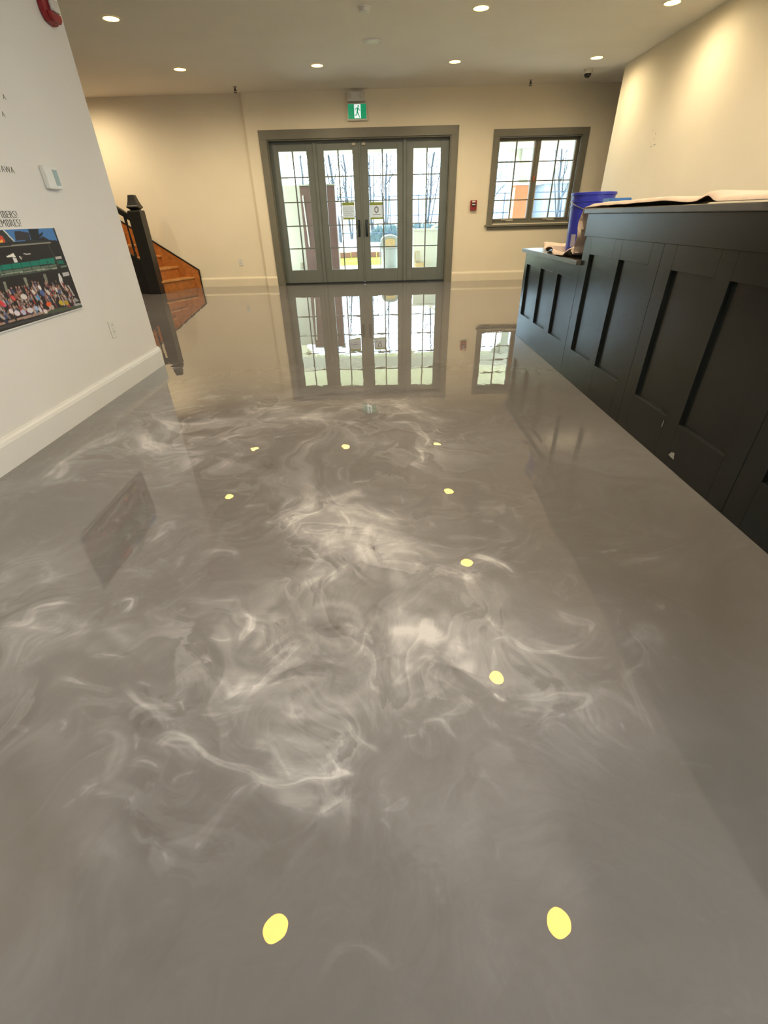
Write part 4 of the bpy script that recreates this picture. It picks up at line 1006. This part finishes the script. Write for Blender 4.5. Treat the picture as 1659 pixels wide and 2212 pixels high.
CROWD_BOT = [(-0.125, 0.184), (0.191, 0.098), (0.464, 0.07), (0.692, 0.095), (0.863, 0.057)]

def make_poster():
    Y0, Y1, Z0, Z1 = 2.30, 3.19, .60, 1.04
    r = thing('poster', (XL, (Y0+Y1)/2, Z0), 'group photograph poster with green balcony and seated crowd on the white wall', 'poster')
    obj('backing_board', G().box(XL+.0005, XL+.010, Y0, Y1, Z0, Z1), M['white_plastic'], r)
    nu, nv = 268, 132
    U, V = np.meshgrid(np.linspace(0, 1, nu), np.linspace(0, 1, nv)); U, V = U.ravel(), V.ravel()
    C = np.tile(np.array([44., 42., 40.]), (len(U), 1))
    def inside(poly):
        c = np.zeros(len(U), bool); n = len(poly)
        for i in range(n):
            (x0, y0), (x1, y1) = poly[i], poly[(i+1) % n]
            if y0 == y1: continue
            c ^= ((y0 > V) != (y1 > V)) & (U < (x1-x0)*(V-y0)/(y1-y0)+x0)
        return c
    for col, poly in PRINT_SHAPES: C[inside(poly)] = col
    for k in range(9):
        u = .20+.085*k; C[(abs(U-u-(V-.6)*.06) < .0022) & (V > .50-.03*U) & (V < .66)] = (24, 50, 46)
    pr = random.Random(5)
    tx, ty = zip(*CROWD_TOP); bx, by = zip(*CROWD_BOT)
    pal = [(200, 190, 188), (188, 178, 176), (70, 80, 120), (52, 50, 56), (60, 56, 54), (150, 110, 98), (176, 70, 66), (110, 130, 165), (46, 46, 50), (140, 120, 120), (205, 200, 200), (120, 60, 80)]
    for i in range(300):
        u = pr.random()*.93; a = np.interp(u, tx, ty); b = np.interp(u, bx, by); v = b+(a-b)*(1-i/300)*.96+.01
        col = pal[pr.randrange(len(pal))]; ru, rv = .006+.005*pr.random(), .020+.02*pr.random(); col = tuple(.82*q for q in col)
        C[((U-u-(V-v)*-.12)/ru)**2 + ((V-v)/rv)**2 < 1] = col
        C[((U-u+.002)/.0055)**2 + ((V-v-rv-.006)/.011)**2 < 1] = pr.choice([(170, 130, 112), (150, 112, 96), (120, 92, 80)])
    for u, v, ru, rv, col in PRINT_PEOPLE:
        C[((U-u+(V-v)*.12)/max(ru, .012))**2 + ((V-v)/max(rv, .03))**2 < 1] = col
    g = G(); g.v = [(XL+.0104, Y0+(Y1-Y0)*u, Z0+.006+(Z1-Z0-.006)*v) for u, v in zip(U, V)]
    g.f = [(j*nu+i, j*nu+i+1, (j+1)*nu+i+1, (j+1)*nu+i) for j in range(nv-1) for i in range(nu-1)]
    m = bpy.data.materials.new('poster_print'); m.use_nodes = True; b = m.node_tree.nodes['Principled BSDF']
    a = m.node_tree.nodes.new('ShaderNodeAttribute'); a.attribute_name = 'ink'; m.node_tree.links.new(a.outputs['Color'], b.inputs['Base Color'])
    b.inputs['Roughness'].default_value = .6; b.inputs['Specular IOR Level'].default_value = .3
    o = obj('print', g, m, r)
    s = C/255.; s = np.where(s <= .04045, s/12.92, ((s+.055)/1.055)**2.4)*1.25
    rgba = np.ones((len(U), 4), np.float32); rgba[:, :3] = s
    at = o.data.color_attributes.new('ink', 'FLOAT_COLOR', 'POINT'); at.data.foreach_set('color', rgba.ravel())
make_poster()

# notices stuck to the door glass
def notice(x0, x1, z0, z1, label, logo):
    y = YG0+.0185
    r = thing('door_notice', ((x0+x1)/2, y, z0), label, 'notice', 'notices on the door glass')
    m_grey = M['notice_grey']
    obj('sheet', G().box(x0, x1, y-.001, y+.001, z0, z1), m_grey, r)
    obj('green_band', G().box(x0, x1, y-.0016, y-.001, z1-.045, z1), M['notice_green'], r)
    obj('green_band', G().box(x0, x1, y-.0016, y-.001, z0, z0+.028), M['notice_green'], r)
    cx, cz = (x0+x1)/2, (z0+z1)/2
    if logo:
        ro = [(cx+.050*math.sin(a*math.pi/3)*.86, cz+.015+.056*math.cos(a*math.pi/3)) for a in range(6)]
        ri = [(cx+.026*math.sin(a*math.pi/3)*.86, cz+.015+.032*math.cos(a*math.pi/3)) for a in range(6)]
        g = G()
        for i in range(6):
            j = (i+1) % 6
            g.prism([ro[i], ro[j], ri[j], ri[i]], 'y', y-.0018, y-.001)
        obj('hexagon_logo', g, M['notice_ink'], r)
        obj('caption', G().box(cx-.070, cx+.070, y-.0016, y-.001, cz-.062, cz-.055), M['notice_ink'], r)
    else:
        for k, w in enumerate((.085, .078, .088, .070, .080)):
            obj('text_line', G().box(cx-.09, cx-.09+2*w, y-.0016, y-.001, cz+.045-.026*k-.004, cz+.045-.026*k), M['notice_ink'], r)
M['notice_grey'] = mat('notice_paper', (.74, .74, .76), .7, noise=.03)
M['notice_green'] = mat('notice_green_ink', (.66, .82, .20), .7, noise=.03)
M['notice_ink'] = mat('notice_dark_ink', (.20, .21, .23), .7, noise=.03)
for _m in (M['notice_grey'], M['notice_green']):   # TRANSLucent paper
    _nt = _m.node_tree; _b = _nt.nodes['Principled BSDF']; _o = _nt.nodes['Material Output']
    _t = _nt.nodes.new('ShaderNodeBsdfTranslucent'); _x = _nt.nodes.new('ShaderNodeMixShader'); _x.inputs[0].default_value = .6
    _nt.links.new(_b.outputs[0], _x.inputs[1]); _nt.links.new(_t.outputs[0], _x.inputs[2]); _nt.links.new(_x.outputs[0], _o.inputs['Surface'])
    _r = [q for q in _nt.nodes if q.type == 'VALTORGB'][0]; _nt.links.new(_r.outputs[0], _t.inputs['Color'])
notice(-.655, -.436, 1.018, 1.276, 'grey notice with text lines and green bands on the left door', False)
notice(-.166, .068, 1.012, 1.268, 'grey notice with hexagon logo and green bands on the right door', True)
# ------------------------------------------------------------------ outside: porch, lawn, street
PY = 13.4
struct('porch_floor', G().box(-7, 8, D+T+.001, PY+.3, -.14, -.03), M['deck'])
struct('porch_ceiling', G().box(-7, 8, D+T, PY+.35, 2.62, 2.72), M['porch'])
struct('porch_roof', G().box(-7, 8, D+T, PY+.6, 2.73, 2.85), M['porch_grey'])
struct('porch_beam', G().box(-7, 8, PY-.12, PY+.18, 2.30, 2.62), M['porch_white'])
struct('ground', G().box(-70, 70, PY+.31, 22.2, -.40, -.20), M['grass'])
struct('ground_far', G().box(-70, 70, 22.2, 130, -.40, -.20), M['deck'])
struct('ground_side', G().box(XR+.6, 70, -60, 4.9, -.40, -.20), M['deck'])
struct('street', G().box(-70, 70, 22.5, 30, -.199, -.17), M['asphalt'])
struct('kerb', G().box(-70, 70, 22.2, 22.5, -.20, -.10), M['deck'])
def pier(x, w, label, low, up, split):
    r = thing('porch_pier', (x, PY, -.03), label, 'pillar', 'porch piers')
    obj('lower_shaft', G().box(x-w/2, x+w/2, PY-.16, PY+.18, -.03, split), low, r, .01)
    obj('cap_stone', G().box(x-w/2-.03, x+w/2+.03, PY-.19, PY+.21, split, split+.05), up, r, .01)
    obj('upper_shaft', G().box(x-w/2+.08, x+w/2-.08, PY-.10, PY+.12, split+.05, 2.30), up, r, .008)
    for s in (-1, 1):
        x0 = x+s*(w/2-.08)
        obj('bracket', G().prism([(x0, 2.02), (x0+s*.05, 2.12), (x0+s*.16, 2.22), (x0+s*.26, 2.30), (x0, 2.30)][::s], 'y', PY-.05, PY+.07), up, r)
pier(3.46, .37, 'terracotta clad porch pier with grey upper post outside the window', M['tan'], M['porch_grey'], 1.60)
pier(-2.32, .52, 'cream porch pier seen through the leftmost glazed panel', M['porch_white'], M['porch'], 1.66)
pier(.70, .26, 'pale porch pier with timber brackets behind the post right of the doors', M['porch_white'], M['porch'], .74)
# pale screen wall with a socket outside the leftmost panel
tag(obj('screen_wall', G().box(-2.22, -1.705, 12.0, 12.14, -.03, 1.655), M['porch_white'], bevel=.01), 'pale rendered screen wall on the porch behind the leftmost glazed panel', 'wall')
def ext_box(x, y, z, w, h, m, label, name, cat):
    r = thing(name, (x, y, z), label, cat)
    obj('housing', G().box(x-w/2, x+w/2, y-.03, y-.0005, z, z+h), m, r, .004)
    obj('cover', G().box(x-w/2+.012, x+w/2-.012, y-.036, y-.03, z+.012, z+h-.012), M['grey_plastic'], r, .003)
ext_box(-1.84, 12.0, .07, .07, .12, M['grey_plastic'], 'small grey weatherproof socket low on the pale screen wall', 'socket_box', 'socket')
# brown cabinet
cb = thing('brown_cabinet', (-1.28, 11.75, -.03), 'tall dark brown enamel cabinet standing on the porch', 'cabinet')
obj('body', G().box(-1.665, -.925, 11.62, 12.05, -.03, 1.62), M['brown_box'], cb, .01)
obj('top_cap', G().box(-1.675, -.915, 11.61, 12.06, 1.62, 1.645), M['porch_grey'], cb, .006)
for a, b in ((-1.655, -1.30), (-1.290, -.935)):
    dd = obj('door', G().box(a, b, 11.605, 11.62, .03, 1.58), M['brown_box'], cb, .004)
obj('grab_bar', G().tube([(-1.60, 11.60, 1.45), (-1.60, 11.57, 1.43), (-1.56, 11.57, .55), (-1.56, 11.60, .53)], .014, 8), M['white_plastic'], cb)
for x, z in ((-1.36, 1.42), (-1.20, 1.42), (-1.38, .36)):
    obj('round_sticker', G().lathe([(.032, -.003), (.032, 0)], 18, (x, 11.605, z), axis='y'), M['white_plastic'], cb)
# low parapet, cap, fittings behind the right panel
pw = thing('parapet', (1.3, 12.05, -.03), 'low pale parapet wall with sloping cap behind the right glazed panel', 'wall')
obj('wall_body', G().box(.77, 1.95, 12.0, 12.16, -.03, .76), M['porch_white'], pw, .006)
obj('cap_board', G().box(.75, 1.98, 11.97, 12.19, .76, .80), M['porch_white'], pw, .006)
obj('rail_board', G().prism([(1.16, .78), (1.45, .92), (1.45, .97), (1.16, .83)], 'y', 11.90, 11.965), M['porch'], pw)
ext_box(.86, 12.0, .16, .10, .20, M['tan_board'], 'tan electric box fixed low on the parapet wall', 'electric_box', 'box')
tag(obj('cardboard_box', G().box(.80, 1.02, 11.86, 11.99, -.03, .13), M['tan_board'], bevel=.004), 'small tan carton on the porch floor at the parapet foot', 'box')
# grey litter bin
lb = thing('litter_bin', (.225, 12.1, -.03), 'grey rounded litter bin with tan flap outside the right door', 'bin')
obj('body', G().lathe([(.17, -.03), (.185, .0), (.20, .40), (.205, .42)], 28, (.225, 12.1, 0)), M['bin'], lb)
hp = [(.225-.21, .42), (.225-.21, .58)] + [(.225+.21*math.cos(math.pi*(1-k/10)), .58+.12*math.sin(math.pi*k/10)) for k in range(1, 10)] + [(.225+.21, .58), (.225+.21, .42)]
obj('hood', G().prism(hp, 'y', 11.90, 12.30), M['bin'], lb, .02)
obj('flap', G().prism([(.13, .46), (.33, .46), (.345, .60), (.30, .63), (.16, .63), (.115, .60)], 'y', 11.885, 11.90), M['tan_board'], lb, .008)
for s in (-1, 1): obj('side_frame', G().tube([(.225+s*.225, 12.1, -.03), (.225+s*.225, 12.1, .55)], .012, 8), M['bin'], lb)
# brick edging of the lawn
be = thing('brick_edging', (-1, 19.0, -.20), 'row of reddish bricks edging the lawn beyond the porch', 'edging')
b0 = None
for k in range(52):
    x = -6.0+.235*k
    if b0 is None: b0 = obj('brick', G().box(x, x+.215, 18.95, 19.10, -.20, -.02), M['brick'], be, .008)
    else: share('brick', b0, be, (.235*k, 0, rnd.uniform(-.012, .012)))
# bare trees
def tree(x, y, h, label, seed, lean=0):
    rr = random.Random(seed)
    r = thing('bare_tree', (x, y, -.2), label, 'tree', 'bare trees beyond the street')
    pts = [Vector((x, y, -.2))]; n = 9
    for i in range(1, n+1):
        t = i/n; pts.append(Vector((x+lean*t+rr.uniform(-.06, .06)*h*.12, y+rr.uniform(-.1, .1), -.2+h*t)))
    rad = [h*.0095*(1-.75*i/n)+.008 for i in range(n+1)]
    tk = G().tube(pts, rad, 8)
    for k in range(2):
        a = rr.uniform(-.5, .5); tk.tube([pts[0]+Vector((a*.2, .05*k, 0)), pts[1]+Vector((a*.5, 0, .1)), pts[3]+Vector((a*.9, .1, 0)), pts[6]+Vector((a*1.5, .2, 0))], [rad[0]*.6, rad[1]*.55, rad[3]*.5, .012], 6)
    obj('trunk', tk, M['bark'], r)
    br = G()
    def branch(p, d, L, r0, depth):
        q = [p]; dd = d.copy()
        for k in range(4):
            dd = (dd + Vector((rr.uniform(-.22, .22), rr.uniform(-.22, .22), rr.uniform(-.05, .22)))).normalized(); q.append(q[-1]+dd*L/4)
        br.tube(q, [r0, r0*.8, r0*.6, r0*.45, r0*.25], 5)
        if depth:
            for k in (1, 2, 3, 3, 4):
                nd = (dd + Vector((rr.uniform(-.9, .9), rr.uniform(-.6, .6), rr.uniform(-.1, .7)))).normalized(); branch(q[k], nd, L*rr.uniform(.45, .65), r0*.5, depth-1)
    for i in range(2, n+1):
        for k in range(3):
            a = rr.uniform(0, 6.28); branch(pts[i], Vector((math.cos(a)*.7, math.sin(a)*.7, rr.uniform(.6, 1.1))).normalized(), h*rr.uniform(.12, .20)*(1.1-.5*i/n), rad[i]*.45, 1)
    b = obj('branches', br, M['bark'], r)
tree(-5.2, 37, 8, 'slender bare tree seen through the left door beside the cabinet', 1, .4)
tree(-2.3, 31.2, 8, 'bare tree leaning behind the notice of the left door', 2, -.8)
tree(-1.9, 35.5, 8, 'bare tree with parallel stems at the left door edge', 8, -.5)
tree(-.45, 33.3, 8, 'bare tree forking above the hexagon notice', 3, -.25)
tree(.48, 38.5, 9, 'thick straight bare tree in the middle of the right door', 4, .1)
tree(2.95, 33.5, 8, 'bare tree with curved twin trunk in the right glazed panel', 5, .6)
tree(11.3, 33.8, 8, 'bare tree standing in the right half of the window', 6, -.8)
tree(9.0, 45, 9, 'distant bare tree in the left half of the window', 7, .2)
# fence along the street
fn = thing('street_fence', (2, 30.5, -.2), 'low steel fence running along the far side of the street', 'fence')
p0 = None
for k in range(22):
    x = -9+1.6*k
    if p0 is None: p0 = obj('post', G().box(x-.03, x+.03, 30.5, 30.56, -.2, 2.0), M['fence'], fn)
    else: share('post', p0, fn, (1.6*k, 0, 0))
for z in (.25, 1.05, 1.95): obj('rail', G().box(-9, 24.6, 30.5, 30.55, z, z+.045), M['fence'], fn)
def hedge(x0, x1, y, z1, label, seed):
    rr = random.Random(seed); nx, nz = 60, 9; g = G(); g.smooth = True
    for i in range(nx):
        for j in range(13):
            a = math.pi*j/12; x = x0+(x1-x0)*i/(nx-1)
            e = min(1, 6*min(i, nx-1-i)/nx+.05); k = 1+.16*rr.uniform(-1, 1)
            g.v.append((x+rr.uniform(-.1, .1), y+.55*math.cos(a)*k*e, -.2+(z1+.2)*math.sin(a)**.7*k*e))
    for i in range(nx-1):
        for j in range(12): a = i*13+j; g.f.append((a, a+1, a+14, a+13))
    tag(obj('hedge', g, M['hedge']), label, 'hedge')
hedge(-1.2, 5.5, 31.2, .60, 'clipped grey hedge behind the fence beyond the doors', 1)
hedge(6.6, 9.0, 24.5, .55, 'dark rounded hedge low in the left half of the window', 2)
hedge(10.5, 17, 31.6, .95, 'long hedge behind the fence seen through the window', 3)
# distant building
bd = thing('distant_building', (14, 62, -.2), 'pale distant building with rows of small windows beyond the window', 'building')
obj('wall', G().box(12.6, 16.0, 62, 70, -.2, 6.6), M['facade'], bd)
obj('roof', G().box(12.4, 16.2, 61.8, 70.2, 6.6, 6.9), M['porch_grey'], bd)
w0 = None
for i in range(6):
    for j in range(5):
        x, z = 12.85+.52*i, .9+1.1*j
        if w0 is None: w0 = obj('window', G().box(x, x+.30, 61.95, 62.0, z, z+.55), M['facade_glass'], bd)
        else: share('window', w0, bd, (.52*i, 0, 1.1*j))
bd = thing('distant_house', (24, 60, -.2), 'broad grey house behind bare branches beyond the window', 'building')
obj('wall', G().box(18.0, 28.5, 60, 68, -.2, 3.6), M['asphalt'], bd)
obj('roof', G().prism([(17.6, 3.6), (28.9, 3.6), (27, 5.6), (19.5, 5.6)], 'y', 59.7, 68.3), M['porch_grey'], bd)
w0 = None
for i in range(7):
    if w0 is None: w0 = obj('window', G().box(18.6, 19.5, 59.95, 60.0, 1.1, 2.5), M['facade_glass'], bd)
    else: share('window', w0, bd, (1.4*i, 0, 0))
